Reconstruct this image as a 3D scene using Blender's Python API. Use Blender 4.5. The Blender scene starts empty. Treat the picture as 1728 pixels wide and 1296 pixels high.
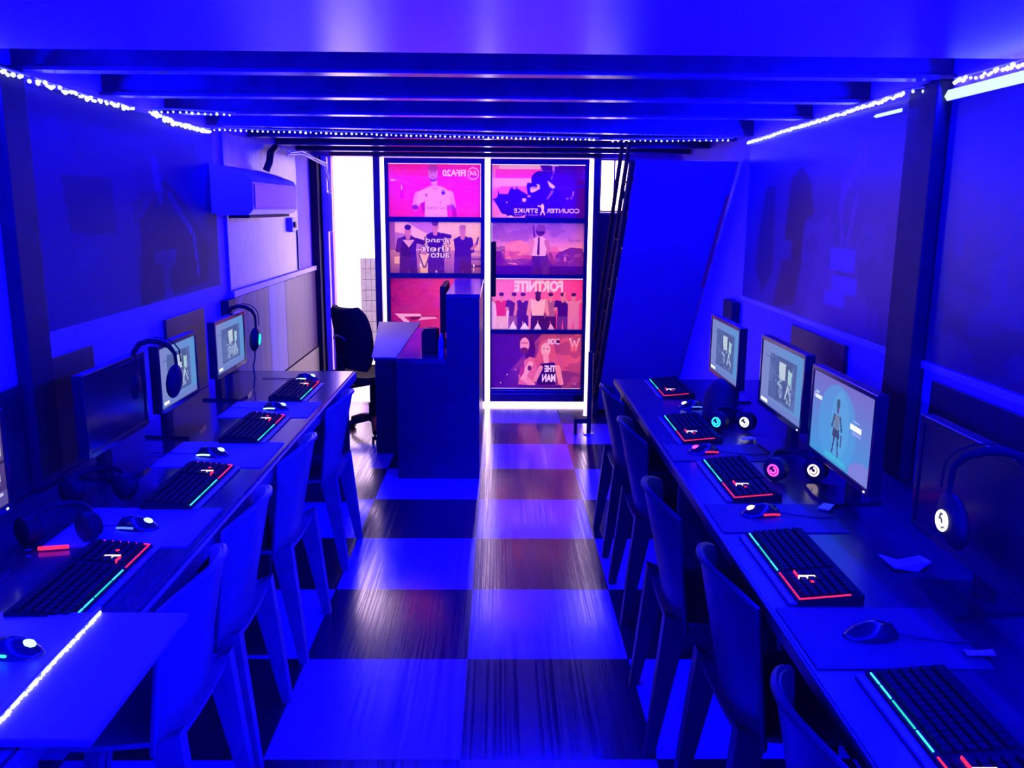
import bpy, bmesh, math, random
import numpy as np
from mathutils import Vector, Matrix
random.seed(7)
PI = math.pi
COL = bpy.context.scene.collection

# ------------------------------------------------------------------ helpers
def s2l(c):
    c = max(0.0, c)
    return c / 12.92 if c <= .04045 else ((c + .055) / 1.055) ** 2.4
def rgb(r, g, b):
    return (s2l(r / 255), s2l(g / 255), s2l(b / 255))

class MB:
    """collects shapes into one mesh"""
    def __init__(self):
        self.bm = bmesh.new()
    def _tag(self, verts, m):
        for v in verts: v.co = m @ v.co
    def box(self, x0, x1, y0, y1, z0, z1, bev=0.0, rot=None, seg=2):
        r = bmesh.ops.create_cube(self.bm, size=1.0)
        vs = r['verts']
        for v in vs:
            v.co = Vector((v.co.x * (x1 - x0), v.co.y * (y1 - y0), v.co.z * (z1 - z0)))
        if bev > 0:
            es = list({e for v in vs for e in v.link_edges})
            g = bmesh.ops.bevel(self.bm, geom=es, offset=bev, segments=seg, affect='EDGES', profile=.5)
            vs = list({v for f in g['faces'] for v in f.verts} | {v for v in vs if v.is_valid})
        c = Vector(((x0 + x1) / 2, (y0 + y1) / 2, (z0 + z1) / 2))
        for v in vs:
            v.co = (rot @ v.co if rot is not None else v.co) + c
        return self
    def hexa(self, lo, hi):
        """prism between two quads (lists of 4 points)"""
        a = [self.bm.verts.new(p) for p in lo]; b = [self.bm.verts.new(p) for p in hi]
        f = self.bm.faces.new
        f(a[::-1]); f(b)
        for i in range(4): f((a[i], a[(i + 1) % 4], b[(i + 1) % 4], b[i]))
        return self
    def cyl(self, p0, p1, r0, r1=None, n=14, caps=True):
        r1 = r0 if r1 is None else r1
        p0, p1 = Vector(p0), Vector(p1)
        d = p1 - p0
        r = bmesh.ops.create_cone(self.bm, cap_ends=caps, segments=n, radius1=r0, radius2=r1, depth=d.length)
        m = Matrix.Translation((p0 + p1) / 2) @ d.to_track_quat('Z', 'Y').to_matrix().to_4x4()
        self._tag(r['verts'], m)
        return self
    def ell(self, c, rad, u=16, v=10, rot=None):
        r = bmesh.ops.create_uvsphere(self.bm, u_segments=u, v_segments=v, radius=1)
        for w in r['verts']:
            p = Vector((w.co.x * rad[0], w.co.y * rad[1], w.co.z * rad[2]))
            w.co = (rot @ p if rot is not None else p) + Vector(c)
        return self
    def bead(self, c, r):
        g = bmesh.ops.create_icosphere(self.bm, subdivisions=1, radius=r)
        for w in g['verts']: w.co += Vector(c)
        return self
    def tube(self, pts, r, n=8, closed=False):
        pts = [Vector(p) for p in pts]
        rs = r if isinstance(r, (list, tuple)) else [r] * len(pts)
        rings = []; prev = None
        N = len(pts)
        for i, p in enumerate(pts):
            if closed: t = pts[(i + 1) % N] - pts[i - 1]
            else: t = pts[min(i + 1, N - 1)] - pts[max(i - 1, 0)]
            t.normalize()
            if prev is None:
                a = Vector((0, 0, 1)) if abs(t.z) < .9 else Vector((1, 0, 0))
                x = t.cross(a).normalized()
            else:
                x = (prev - t * prev.dot(t)).normalized()
            prev = x
            y = t.cross(x)
            rings.append([self.bm.verts.new(p + (x * math.cos(2 * PI * k / n) + y * math.sin(2 * PI * k / n)) * rs[i]) for k in range(n)])
        for i in range(N if closed else N - 1):
            a, b = rings[i], rings[(i + 1) % N]
            for k in range(n):
                self.bm.faces.new((a[k], a[(k + 1) % n], b[(k + 1) % n], b[k]))
        if not closed:
            self.bm.faces.new(rings[0][::-1]); self.bm.faces.new(rings[-1])
        return self
    def torus(self, c, R, r, ax='x', n=24, m=8):
        pts = []
        for k in range(n):
            a = 2 * PI * k / n
            u, v = R * math.cos(a), R * math.sin(a)
            o = {'x': (0, u, v), 'y': (u, 0, v), 'z': (u, v, 0)}[ax]
            pts.append(Vector(c) + Vector(o))
        return self.tube(pts, r, m, True)
    def prism(self, pts, ax, a0, a1):
        def p3(p, a):
            return {'x': (a, p[0], p[1]), 'y': (p[0], a, p[1]), 'z': (p[0], p[1], a)}[ax]
        A = [self.bm.verts.new(p3(p, a0)) for p in pts]; B = [self.bm.verts.new(p3(p, a1)) for p in pts]
        self.bm.faces.new(A); self.bm.faces.new(B[::-1])
        n = len(pts)
        for i in range(n): self.bm.faces.new((A[i], B[i], B[(i + 1) % n], A[(i + 1) % n]))
        return self
    def shell(self, fn, nu, nv, th):
        """grid surface fn(u,v)->(x,y,z) for u,v in 0..1, thickened"""
        g = [[self.bm.verts.new(fn(i / nu, j / nv)) for j in range(nv + 1)] for i in range(nu + 1)]
        fs = []
        for i in range(nu):
            for j in range(nv):
                fs.append(self.bm.faces.new((g[i][j], g[i + 1][j], g[i + 1][j + 1], g[i][j + 1])))
        bmesh.ops.recalc_face_normals(self.bm, faces=fs)
        bmesh.ops.solidify(self.bm, geom=fs, thickness=th)
        return self
    def build(self, name, mat, parent=None, loc=None, smooth=False, rotz=0.0):
        bmesh.ops.recalc_face_normals(self.bm, faces=self.bm.faces[:])
        me = bpy.data.meshes.new(name)
        self.bm.to_mesh(me); self.bm.free()
        if smooth:
            me.polygons.foreach_set('use_smooth', [True] * len(me.polygons))
            try: me.set_sharp_from_angle(angle=math.radians(38))
            except Exception: pass
        if mat is not None: me.materials.append(mat)
        o = bpy.data.objects.new(name, me)
        COL.objects.link(o)
        if parent is not None: o.parent = parent
        if loc is not None: o.location = loc
        o.rotation_euler.z = rotz
        return o

def thing(name, label, cat, loc=(0, 0, 0), rotz=0.0, group=None):
    o = bpy.data.objects.new(name, None); COL.objects.link(o)
    o.empty_display_size = .05
    o.location = loc; o.rotation_euler = (0, 0, rotz)
    return tag(o, label, cat, group)
def tag(o, label, cat, group=None):
    o['label'] = label; o['category'] = cat
    if group: o['group'] = group
    return o
def struct(o, label=None):
    o['kind'] = 'structure'
    if label: o['label'] = label
    return o
def children(o):
    return [c for c in bpy.data.objects if c.parent == o]
def dup(root, loc, rotz, label):
    def cp(o, par):
        c = o.copy(); COL.objects.link(c)
        if par is not None: c.parent = par
        for k in children(o): cp(k, c)
        return c
    kids = children(root)
    r = root.copy(); COL.objects.link(r)
    r.location = loc; r.rotation_euler = (0, 0, rotz); r['label'] = label
    for k in kids: cp(k, r)
    return r

# ------------------------------------------------------------------ materials
def new_mat(name):
    m = bpy.data.materials.new(name); m.use_nodes = True
    nt = m.node_tree
    b = nt.nodes['Principled BSDF']
    return m, nt, b
def mat(name, col, rough=.5, metal=0.0, var=.12, scale=18.0, bump=0.0, spec=.5, stretch=(1, 1, 1)):
    """plain surface with a little procedural unevenness"""
    m, nt, b = new_mat(name)
    N, L = nt.nodes, nt.links
    tc = N.new('ShaderNodeTexCoord'); mp = N.new('ShaderNodeMapping'); mp.inputs['Scale'].default_value = stretch
    L.new(tc.outputs['Object'], mp.inputs['Vector'])
    nz = N.new('ShaderNodeTexNoise'); nz.inputs['Scale'].default_value = scale; nz.inputs['Detail'].default_value = 5
    L.new(mp.outputs['Vector'], nz.inputs['Vector'])
    cr = N.new('ShaderNodeValToRGB')
    cr.color_ramp.elements[0].position = .3; cr.color_ramp.elements[1].position = .7
    cr.color_ramp.elements[0].color = tuple(c * (1 - var) for c in col) + (1,)
    cr.color_ramp.elements[1].color = tuple(min(1, c * (1 + var)) for c in col) + (1,)
    L.new(nz.outputs['Fac'], cr.inputs['Fac']); L.new(cr.outputs['Color'], b.inputs['Base Color'])
    b.inputs['Roughness'].default_value = rough; b.inputs['Metallic'].default_value = metal
    b.inputs['Specular IOR Level'].default_value = spec
    if bump:
        bp = N.new('ShaderNodeBump'); bp.inputs['Strength'].default_value = bump; bp.inputs['Distance'].default_value = .004
        L.new(nz.outputs['Fac'], bp.inputs['Height']); L.new(bp.outputs['Normal'], b.inputs['Normal'])
    return m
def emit(name, col, strength):
    m = bpy.data.materials.new(name); m.use_nodes = True
    nt = m.node_tree; nt.nodes.clear()
    e = nt.nodes.new('ShaderNodeEmission'); o = nt.nodes.new('ShaderNodeOutputMaterial')
    e.inputs['Color'].default_value = tuple(col) + (1,); e.inputs['Strength'].default_value = strength
    nt.links.new(e.outputs[0], o.inputs['Surface'])
    return m
def print_mat(name, kind, k=1.0):
    """ink stored per face; 'backlit' vinyl, 'screen' display or glossy 'board'"""
    m = bpy.data.materials.new(name); m.use_nodes = True
    nt = m.node_tree; N, L = nt.nodes, nt.links
    b = N['Principled BSDF']; out = N['Material Output']
    at = N.new('ShaderNodeAttribute'); at.attribute_name = 'ink'
    if kind == 'screen':
        e = N.new('ShaderNodeEmission'); e.inputs['Strength'].default_value = k
        L.new(at.outputs['Color'], e.inputs['Color']); L.new(e.outputs[0], out.inputs['Surface'])
    elif kind == 'backlit':
        t = N.new('ShaderNodeBsdfTranslucent'); d = N.new('ShaderNodeBsdfGlossy'); mx = N.new('ShaderNodeMixShader')
        L.new(at.outputs['Color'], t.inputs['Color'])
        d.inputs['Roughness'].default_value = .12; d.inputs['Color'].default_value = (1, 1, 1, 1)
        mx.inputs[0].default_value = .03
        L.new(t.outputs[0], mx.inputs[1]); L.new(d.outputs[0], mx.inputs[2]); L.new(mx.outputs[0], out.inputs['Surface'])
    else:
        nz = N.new('ShaderNodeTexNoise'); nz.inputs['Scale'].default_value = 140; nz.inputs['Detail'].default_value = 2
        tc = N.new('ShaderNodeTexCoord'); L.new(tc.outputs['Object'], nz.inputs['Vector'])
        bp = N.new('ShaderNodeBump'); bp.inputs['Strength'].default_value = .25; bp.inputs['Distance'].default_value = .002
        L.new(nz.outputs['Fac'], bp.inputs['Height']); L.new(bp.outputs['Normal'], b.inputs['Normal'])
        L.new(at.outputs['Color'], b.inputs['Base Color'])
        b.inputs['Roughness'].default_value = .36; b.inputs['Specular IOR Level'].default_value = .35
    return m

# ------------------------------------------------------------------ printed / displayed pictures
class Pic:
    def __init__(self, w, h, W, H, bg):
        """w,h metres; W,H cells; origin top left, u right, v down, both 0..1"""
        self.w, self.h, self.W, self.H = w, h, W, H
        self.a = np.zeros((H, W, 3)); self.a[:] = rgb(*bg)
        self.U, self.V = np.meshgrid((np.arange(W) + .5) / W, (np.arange(H) + .5) / H)
        self.asp = w / h
    def put(self, mask, c, al=1.0):
        c = np.array(rgb(*c)); self.a[mask] = self.a[mask] * (1 - al) + c * al
        return self
    def grad(self, c0, c1, v0=0, v1=1, axis='v', mask=None):
        t = np.clip(((self.V if axis == 'v' else self.U) - v0) / (v1 - v0), 0, 1)[..., None]
        g = np.array(rgb(*c0)) * (1 - t) + np.array(rgb(*c1)) * t
        if mask is None: mask = (self.V >= v0) & (self.V <= v1) if axis == 'v' else (self.U >= v0) & (self.U <= v1)
        self.a[mask] = g[mask]
        return self
    def rect(self, u0, v0, u1, v1, c, al=1.0):
        return self.put((self.U >= u0) & (self.U <= u1) & (self.V >= v0) & (self.V <= v1), c, al)
    def ell(self, u, v, ru, rv, c, al=1.0):
        return self.put(((self.U - u) / ru) ** 2 + ((self.V - v) / rv) ** 2 <= 1, c, al)
    def ring(self, u, v, ru, rv, t, c):
        d = ((self.U - u) / ru) ** 2 + ((self.V - v) / rv) ** 2
        return self.put((d <= 1) & (d >= (1 - t) ** 2), c)
    def poly(self, pts, c, al=1.0):
        m = np.zeros(self.U.shape, bool); n = len(pts)
        for i in range(n):
            x0, y0 = pts[i]; x1, y1 = pts[(i + 1) % n]
            if y0 == y1: continue
            cond = (self.V < y0) != (self.V < y1)
            xi = x0 + (self.V - y0) * (x1 - x0) / (y1 - y0)
            m ^= cond & (self.U < xi)
        return self.put(m, c, al)
    def cap(self, u0, v0, u1, v1, r, c, r1=None, al=1.0):
        """tapered limb; r in units of picture height"""
        r1 = r if r1 is None else r1
        x, y = self.U * self.asp, self.V
        ax, ay, bx, by = u0 * self.asp, v0, u1 * self.asp, v1
        dx, dy = bx - ax, by - ay
        t = np.clip(((x - ax) * dx + (y - ay) * dy) / (dx * dx + dy * dy + 1e-9), 0, 1)
        d = np.hypot(x - ax - t * dx, y - ay - t * dy)
        return self.put(d <= r + (r1 - r) * t, c, al)
    def speck(self, amt, seed=1, blur=0):
        rg = np.random.RandomState(seed)
        n = rg.rand(self.H, self.W)
        for _ in range(blur):
            n = (n + np.roll(n, 1, 0) + np.roll(n, 1, 1) + np.roll(n, -1, 0) + np.roll(n, -1, 1)) / 5
        n = (n - n.mean()) / (n.std() + 1e-9)
        self.a *= np.clip(1 + amt * n, .2, 2)[..., None]
        return self
    def cloud(self, c, al, seed, cells=6, thr=.5, box=(0, 0, 1, 1)):
        rg = np.random.RandomState(seed)
        n = np.zeros((self.H, self.W)); amp = 1
        for k in range(5):
            g = rg.rand(cells * 2 ** k + 2, cells * 2 ** k + 2); M = cells * 2 ** k
            x, y = self.U * M, self.V * M
            i, j = x.astype(int), y.astype(int); fx, fy = x - i, y - j
            n += amp * ((g[j, i] * (1 - fx) + g[j, i + 1] * fx) * (1 - fy) + (g[j + 1, i] * (1 - fx) + g[j + 1, i + 1] * fx) * fy)
            amp *= .55
        n /= n.max()
        m = (n > thr) & (self.U >= box[0]) & (self.U <= box[2]) & (self.V >= box[1]) & (self.V <= box[3])
        return self.put(m, c, al)
    def text(self, s, u0, v0, u1, v1, c, mirror=True, bold=.02, shear=0.0):
        cu = bpy.data.curves.new('lettering', 'FONT'); cu.body = s; cu.offset = bold; cu.shear = shear; cu.resolution_u = 4
        o = bpy.data.objects.new('lettering', cu); COL.objects.link(o)
        dg = bpy.context.evaluated_depsgraph_get(); dg.update()
        me = bpy.data.meshes.new_from_object(o.evaluated_get(dg))
        me.calc_loop_triangles()
        P = np.array([v.co[:2] for v in me.vertices]); T = [tuple(t.vertices) for t in me.loop_triangles]
        bpy.data.objects.remove(o); bpy.data.curves.remove(cu); bpy.data.meshes.remove(me)
        lo, hi = P.min(0), P.max(0)
        q = (P - lo) / (hi - lo)
        if mirror: q[:, 0] = 1 - q[:, 0]
        X = u0 + q[:, 0] * (u1 - u0); Y = v1 - q[:, 1] * (v1 - v0)
        m = np.zeros(self.U.shape, bool)
        for (a, b, d) in T:
            xs, ys = X[[a, b, d]], Y[[a, b, d]]
            i0, i1 = int(xs.min() * self.W) - 1, int(xs.max() * self.W) + 2
            j0, j1 = int(ys.min() * self.H) - 1, int(ys.max() * self.H) + 2
            i0, j0 = max(i0, 0), max(j0, 0)
            u, v = self.U[j0:j1, i0:i1], self.V[j0:j1, i0:i1]
            den = (ys[1] - ys[2]) * (xs[0] - xs[2]) + (xs[2] - xs[1]) * (ys[0] - ys[2])
            if abs(den) < 1e-12: continue
            A = ((ys[1] - ys[2]) * (u - xs[2]) + (xs[2] - xs[1]) * (v - ys[2])) / den
            B = ((ys[2] - ys[0]) * (u - xs[2]) + (xs[0] - xs[2]) * (v - ys[2])) / den
            m[j0:j1, i0:i1] |= (A >= -.02) & (B >= -.02) & (A + B <= 1.02)
        return self.put(m, c)
    def mesh(self, name, m, frame, parent=None, scale=1.0):
        """frame(x,z) -> local point, x from 0..w (left to right), z from 0..h (bottom to top)"""
        W, H = self.W, self.H
        xs = np.linspace(0, self.w, W + 1); zs = np.linspace(self.h, 0, H + 1)
        co = np.array([frame(x, z) for z in zs for x in xs], dtype=np.float32)
        j, i = np.meshgrid(np.arange(H), np.arange(W), indexing='ij')
        a = (j * (W + 1) + i).ravel()
        q = np.stack([a, a + W + 1, a + W + 2, a + 1], 1).astype(np.int32)
        me = bpy.data.meshes.new(name)
        me.vertices.add(len(co)); me.vertices.foreach_set('co', co.ravel())
        me.loops.add(q.size); me.loops.foreach_set('vertex_index', q.ravel())
        me.polygons.add(len(q)); me.polygons.foreach_set('loop_start', np.arange(0, q.size, 4, dtype=np.int32))
        me.update(calc_edges=True)
        at = me.color_attributes.new('ink', 'FLOAT_COLOR', 'CORNER')
        a3 = self.a.reshape(-1, 3) * scale
        c = np.ones((len(q), 4, 4), np.float32); c[:, :, :3] = a3[:, None, :]
        at.data.foreach_set('color', c.ravel())
        me.materials.append(m); me.validate()
        o = bpy.data.objects.new(name, me); COL.objects.link(o)
        if parent is not None: o.parent = parent
        return o
    def person(self, u, v0, v1, top, legs, skin=(220, 140, 150), hair=(70, 30, 80), arms='down', w=1.0):
        """plain standing figure from head top v0 to foot v1"""
        h = v1 - v0; a = 1 / self.asp
        hw = .125 * h * a * w
        for s in (-1, 1):
            self.cap(u + s * hw * .42, v0 + .52 * h, u + s * hw * .62, v0 + .98 * h, .062 * h * w, legs, .045 * h * w)
            if arms == 'down': self.cap(u + s * hw * .95, v0 + .22 * h, u + s * hw * 1.35, v0 + .52 * h, .04 * h * w, skin, .03 * h)
            elif arms == 'fold':
                self.cap(u + s * hw * .95, v0 + .22 * h, u + s * hw * 1.25, v0 + .38 * h, .045 * h * w, top, .038 * h)
                self.cap(u + s * hw * 1.25, v0 + .38 * h, u - s * hw * .2, v0 + .36 * h, .036 * h * w, skin, .03 * h)
            elif arms == 'up':
                self.cap(u + s * hw * .95, v0 + .22 * h, u + s * hw * 1.6, v0 + .14 * h, .035 * h, skin, .03 * h)
                self.cap(u + s * hw * 1.6, v0 + .14 * h, u + s * hw * 1.5, v0 + .0 * h, .03 * h, skin, .025 * h)
        self.poly([(u - hw, v0 + .19 * h), (u + hw, v0 + .19 * h), (u + hw * .78, v0 + .55 * h), (u - hw * .78, v0 + .55 * h)], top)
        self.cap(u, v0 + .12 * h, u, v0 + .2 * h, .03 * h * w, skin)
        self.ell(u, v0 + .075 * h, .05 * h * a * w, .072 * h, skin)
        self.ell(u, v0 + .04 * h, .054 * h * a * w, .045 * h, hair)
        return self

# ------------------------------------------------------------------ palette
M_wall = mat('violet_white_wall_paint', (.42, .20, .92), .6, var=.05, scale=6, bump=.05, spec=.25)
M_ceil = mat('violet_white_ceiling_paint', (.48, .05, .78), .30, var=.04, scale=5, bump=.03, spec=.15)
M_deck = mat('dark_steel_deck', (.08, .03, .20), .5, var=.2)
M_joist = mat('dark_gloss_joist_paint', (.08, .04, .15), .24, var=.2, scale=9, bump=.12)
M_post = mat('dark_steel_post', (.03, .024, .036), .5, var=.15, spec=.2)
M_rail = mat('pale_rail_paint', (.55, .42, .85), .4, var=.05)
M_black = mat('black_board', (.03, .024, .036), .42, var=.2)
M_keys = mat('matt_black_keycap', (.012, .011, .014), .7, var=.15, spec=.12)
M_desk_l = mat('dark_wood_desk_laminate', (.06, .04, .05), .16, var=.3, scale=14, stretch=(6, .6, 6), spec=.5)
M_desk_r = mat('dark_laminate_desk', (.035, .015, .045), .3, var=.25, scale=14, stretch=(6, .6, 6))
M_plastic = mat('black_plastic', (.018, .015, .022), .5, var=.15, spec=.15)
M_bezel = mat('glossy_black_bezel', (.025, .02, .028), .18, var=.1)
M_chair_dk = mat('dark_brown_moulded_plastic', (.024, .010, .028), .4, var=.15, spec=.4)
M_chair_lt = mat('grey_moulded_plastic', (.16, .12, .20), .42, var=.1)
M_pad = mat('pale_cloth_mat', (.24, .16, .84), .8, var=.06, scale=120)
M_pad_dk = mat('dark_cloth_mat', (.05, .03, .07), .75, var=.1, scale=120)
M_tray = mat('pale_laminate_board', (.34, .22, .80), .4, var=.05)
M_counter = mat('dark_counter_laminate', (.028, .016, .034), .3, var=.2)
M_top = mat('gloss_counter_top', (.09, .06, .08), .12, var=.2)
M_fabric = mat('black_mesh_fabric', (.022, .02, .026), .75, var=.3, scale=200, spec=.1)
M_steel = mat('brushed_steel', (.55, .55, .57), .3, metal=1, var=.1)
M_alu = mat('dark_aluminium_frame', (.09, .085, .10), .3, var=.12)
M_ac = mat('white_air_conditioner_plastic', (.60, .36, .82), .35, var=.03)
M_white = mat('white_plastic', (.8, .8, .8), .4, var=.04)
M_paper = mat('white_paper', (.75, .75, .75), .7, var=.05)
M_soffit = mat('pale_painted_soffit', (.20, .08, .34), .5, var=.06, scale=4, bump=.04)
M_red = mat('red_tape', (.9, .03, .12), .5, var=.1)
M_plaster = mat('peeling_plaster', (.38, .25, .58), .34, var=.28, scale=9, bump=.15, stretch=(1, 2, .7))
M_gloss = mat('glossy_wall_cladding', (.09, .04, .13), .28, var=.3, scale=4, bump=.03, stretch=(1, 3, .3), spec=.04)
M_blue_cloth = mat('pale_cloth_cover', (.6, .6, .65), .7, var=.08)
M_bag = mat('black_soft_cloth', (.02, .02, .024), .8, var=.3, scale=40)
M_pave = mat('pale_paving', (.62, .6, .56), .7, var=.1, scale=7)
M_outwall = mat('sunlit_white_render', (.9, .9, .88), .8, var=.03)
M_greytile = mat('grey_wall_tile', (.12, .12, .125), .5, var=.15)
M_bottle = mat('blue_bottle_plastic', (.12, .2, .7), .2, var=.05)
M_lead = mat('black_cable_rubber', (.03, .03, .035), .5, var=.1)

BLUE = (.0004, .0003, 1.0)
E_bead = emit('led_bead_glow', (.42, .46, 1.0), 2.6)
E_cyan = emit('cyan_key_light', (.05, .85, .9), 1.6)
E_teal = emit('teal_key_light', (.02, .65, .5), 1.3)
E_red = emit('red_key_light', (1.0, .02, .12), 1.6)
E_pinkw = emit('warm_white_key_light', (1.0, .75, .78), 1.8)
E_white = emit('white_ring_light', (1, .97, 1), 2.2)
E_green = emit('green_cup_light', (.02, .8, .55), 1.6)
E_mag = emit('magenta_ring_light', (1.0, .06, .55), 2.2)
E_cyan2 = emit('cyan_ring_light', (.03, .6, 1.0), 2.0)
E_icy = emit('icy_mouse_light', (.45, .95, 1.0), 2.0)
E_blue = emit('blue_mouse_light', (.05, .1, 1.0), 3.0)
P_vinyl = print_mat('backlit_vinyl_print', 'backlit')
P_screen = print_mat('monitor_picture', 'screen', 1.0)
P_board = print_mat('glossy_printed_board', 'board')
P_board_l = print_mat('satin_printed_board', 'board')
P_board_l.node_tree.nodes['Principled BSDF'].inputs['Roughness'].default_value = .55
P_board_l.node_tree.nodes['Principled BSDF'].inputs['Specular IOR Level'].default_value = .12

def glass_mat():
    m = bpy.data.materials.new('thin_door_glass'); m.use_nodes = True
    nt = m.node_tree; N, L = nt.nodes, nt.links; N.clear()
    o = N.new('ShaderNodeOutputMaterial'); t = N.new('ShaderNodeBsdfTransparent'); g = N.new('ShaderNodeBsdfGlossy'); mx = N.new('ShaderNodeMixShader')
    t.inputs['Color'].default_value = (.95, .96, .97, 1); g.inputs['Roughness'].default_value = .03
    f = N.new('ShaderNodeFresnel'); f.inputs['IOR'].default_value = 1.25
    L.new(f.outputs[0], mx.inputs[0]); L.new(t.outputs[0], mx.inputs[1]); L.new(g.outputs[0], mx.inputs[2]); L.new(mx.outputs[0], o.inputs['Surface'])
    return m
M_glass = glass_mat()

def floor_mat():
    m, nt, b = new_mat('checkered_woodgrain_tile'); N, L = nt.nodes, nt.links
    tc = N.new('ShaderNodeTexCoord')
    mp = N.new('ShaderNodeMapping'); mp.inputs['Location'].default_value = (.113 / .6, -2.358 / .6 + 1.0, 0.5); mp.inputs['Scale'].default_value = (1 / .6, 1 / .6, 0)
    L.new(tc.outputs['Object'], mp.inputs['Vector'])
    ck = N.new('ShaderNodeTexChecker'); ck.inputs['Scale'].default_value = 1.0
    L.new(mp.outputs['Vector'], ck.inputs['Vector'])
    # grain: narrow streaks along the length of the room
    m2 = N.new('ShaderNodeMapping'); m2.inputs['Scale'].default_value = (110, .6, 1); L.new(tc.outputs['Object'], m2.inputs['Vector'])
    nz = N.new('ShaderNodeTexNoise'); nz.inputs['Scale'].default_value = 1; nz.inputs['Detail'].default_value = 4; nz.inputs['Roughness'].default_value = .7
    L.new(m2.outputs['Vector'], nz.inputs['Vector'])
    ra = N.new('ShaderNodeValToRGB'); ra.color_ramp.elements[0].color = (.034, .018, .032, 1); ra.color_ramp.elements[1].color = (.044, .026, .042, 1)
    ra.color_ramp.elements[0].position = .3; ra.color_ramp.elements[1].position = .7
    L.new(nz.outputs['Fac'], ra.inputs['Fac'])
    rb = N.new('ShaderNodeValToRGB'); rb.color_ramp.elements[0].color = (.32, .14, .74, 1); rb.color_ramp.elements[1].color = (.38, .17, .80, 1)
    L.new(nz.outputs['Fac'], rb.inputs['Fac'])
    mx = N.new('ShaderNodeMix'); mx.data_type = 'RGBA'
    L.new(ck.outputs['Fac'], mx.inputs['Factor']); L.new(rb.outputs['Color'], mx.inputs['A']); L.new(ra.outputs['Color'], mx.inputs['B'])
    # joints
    sp = N.new('ShaderNodeSeparateXYZ'); L.new(mp.outputs['Vector'], sp.inputs[0])
    fac = None
    for ax in ('X', 'Y'):
        fr = N.new('ShaderNodeMath'); fr.operation = 'FRACT'; L.new(sp.outputs[ax], fr.inputs[0])
        d = N.new('ShaderNodeMath'); d.operation = 'SUBTRACT'; d.inputs[1].default_value = .5; L.new(fr.outputs[0], d.inputs[0])
        ab = N.new('ShaderNodeMath'); ab.operation = 'ABSOLUTE'; L.new(d.outputs[0], ab.inputs[0])
        gt = N.new('ShaderNodeMath'); gt.operation = 'GREATER_THAN'; gt.inputs[1].default_value = .497; L.new(ab.outputs[0], gt.inputs[0])
        if fac is None: fac = gt
        else:
            mxx = N.new('ShaderNodeMath'); mxx.operation = 'MAXIMUM'; L.new(fac.outputs[0], mxx.inputs[0]); L.new(gt.outputs[0], mxx.inputs[1]); fac = mxx
    m3 = N.new('ShaderNodeMix'); m3.data_type = 'RGBA'; m3.inputs['B'].default_value = (.05, .05, .06, 1)
    L.new(fac.outputs[0], m3.inputs['Factor']); L.new(mx.outputs['Result'], m3.inputs['A'])
    L.new(m3.outputs['Result'], b.inputs['Base Color'])
    rr = N.new('ShaderNodeMapRange'); rr.inputs['From Min'].default_value = .42; rr.inputs['From Max'].default_value = .56
    rr.inputs['To Min'].default_value = .12; rr.inputs['To Max'].default_value = .26
    L.new(nz.outputs['Fac'], rr.inputs['Value']); L.new(rr.outputs['Result'], b.inputs['Roughness'])
    bp = N.new('ShaderNodeBump'); bp.inputs['Strength'].default_value = .22; bp.inputs['Distance'].default_value = .0012
    L.new(nz.outputs['Fac'], bp.inputs['Height']); L.new(bp.outputs['Normal'], b.inputs['Normal'])
    b.inputs['Specular IOR Level'].default_value = .9
    rc = N.new('ShaderNodeMapRange'); rc.inputs['From Min'].default_value = .44; rc.inputs['From Max'].default_value = .54; rc.inputs['To Min'].default_value = .55; rc.inputs['To Max'].default_value = .22
    L.new(nz.outputs['Fac'], rc.inputs['Value']); L.new(rc.outputs['Result'], b.inputs['Coat Weight']); b.inputs['Coat Roughness'].default_value = .12; b.inputs['Coat IOR'].default_value = 1.6
    L.new(bp.outputs['Normal'], b.inputs['Coat Normal'])
    return m

# ------------------------------------------------------------------ the room
XL, XR, YB, YF = -1.5, 1.41, -1.6, 7.2
HC = 2.05
struct(MB().box(XL - .1, XR + .1, YB - .1, YF + .1, -.1, 0).build('floor', floor_mat()))
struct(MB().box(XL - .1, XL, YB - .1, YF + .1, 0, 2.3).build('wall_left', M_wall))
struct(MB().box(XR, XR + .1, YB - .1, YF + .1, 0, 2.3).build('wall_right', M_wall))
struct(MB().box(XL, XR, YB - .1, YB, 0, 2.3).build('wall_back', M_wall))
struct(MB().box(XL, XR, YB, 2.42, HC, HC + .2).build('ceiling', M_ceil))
struct(MB().box(XL - .1, XR + .1, 2.42, YF + .1, 2.25, 2.32).build('trim_1', M_deck), 'dark steel deck between the ceiling joists')
for k, y in enumerate((2.82, 3.44, 4.06, 5.36, 6.02, 6.62)):
    mb = MB()
    mb.box(XL, XR, y - .035, y + .035, HC, HC + .012)
    mb.box(XL, XR, y - .006, y + .006, HC + .012, 2.25)
    mb.box(XL, XR, y - .035, y + .035, 2.238, 2.25)
    struct(mb.build('trim_%d' % (k + 2), M_joist), 'dark steel ceiling joist')
mb = MB()   # joist that carries the row of leds: set slightly askew
mb.hexa([(XL, 4.60, HC), (XR, 4.98, HC), (XR, 5.05, HC), (XL, 4.67, HC)], [(XL, 4.60, HC + .2), (XR, 4.98, HC + .2), (XR, 5.05, HC + .2), (XL, 4.67, HC + .2)])
struct(mb.build('trim_8', M_joist), 'dark steel ceiling joist carrying the led rope')

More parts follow.
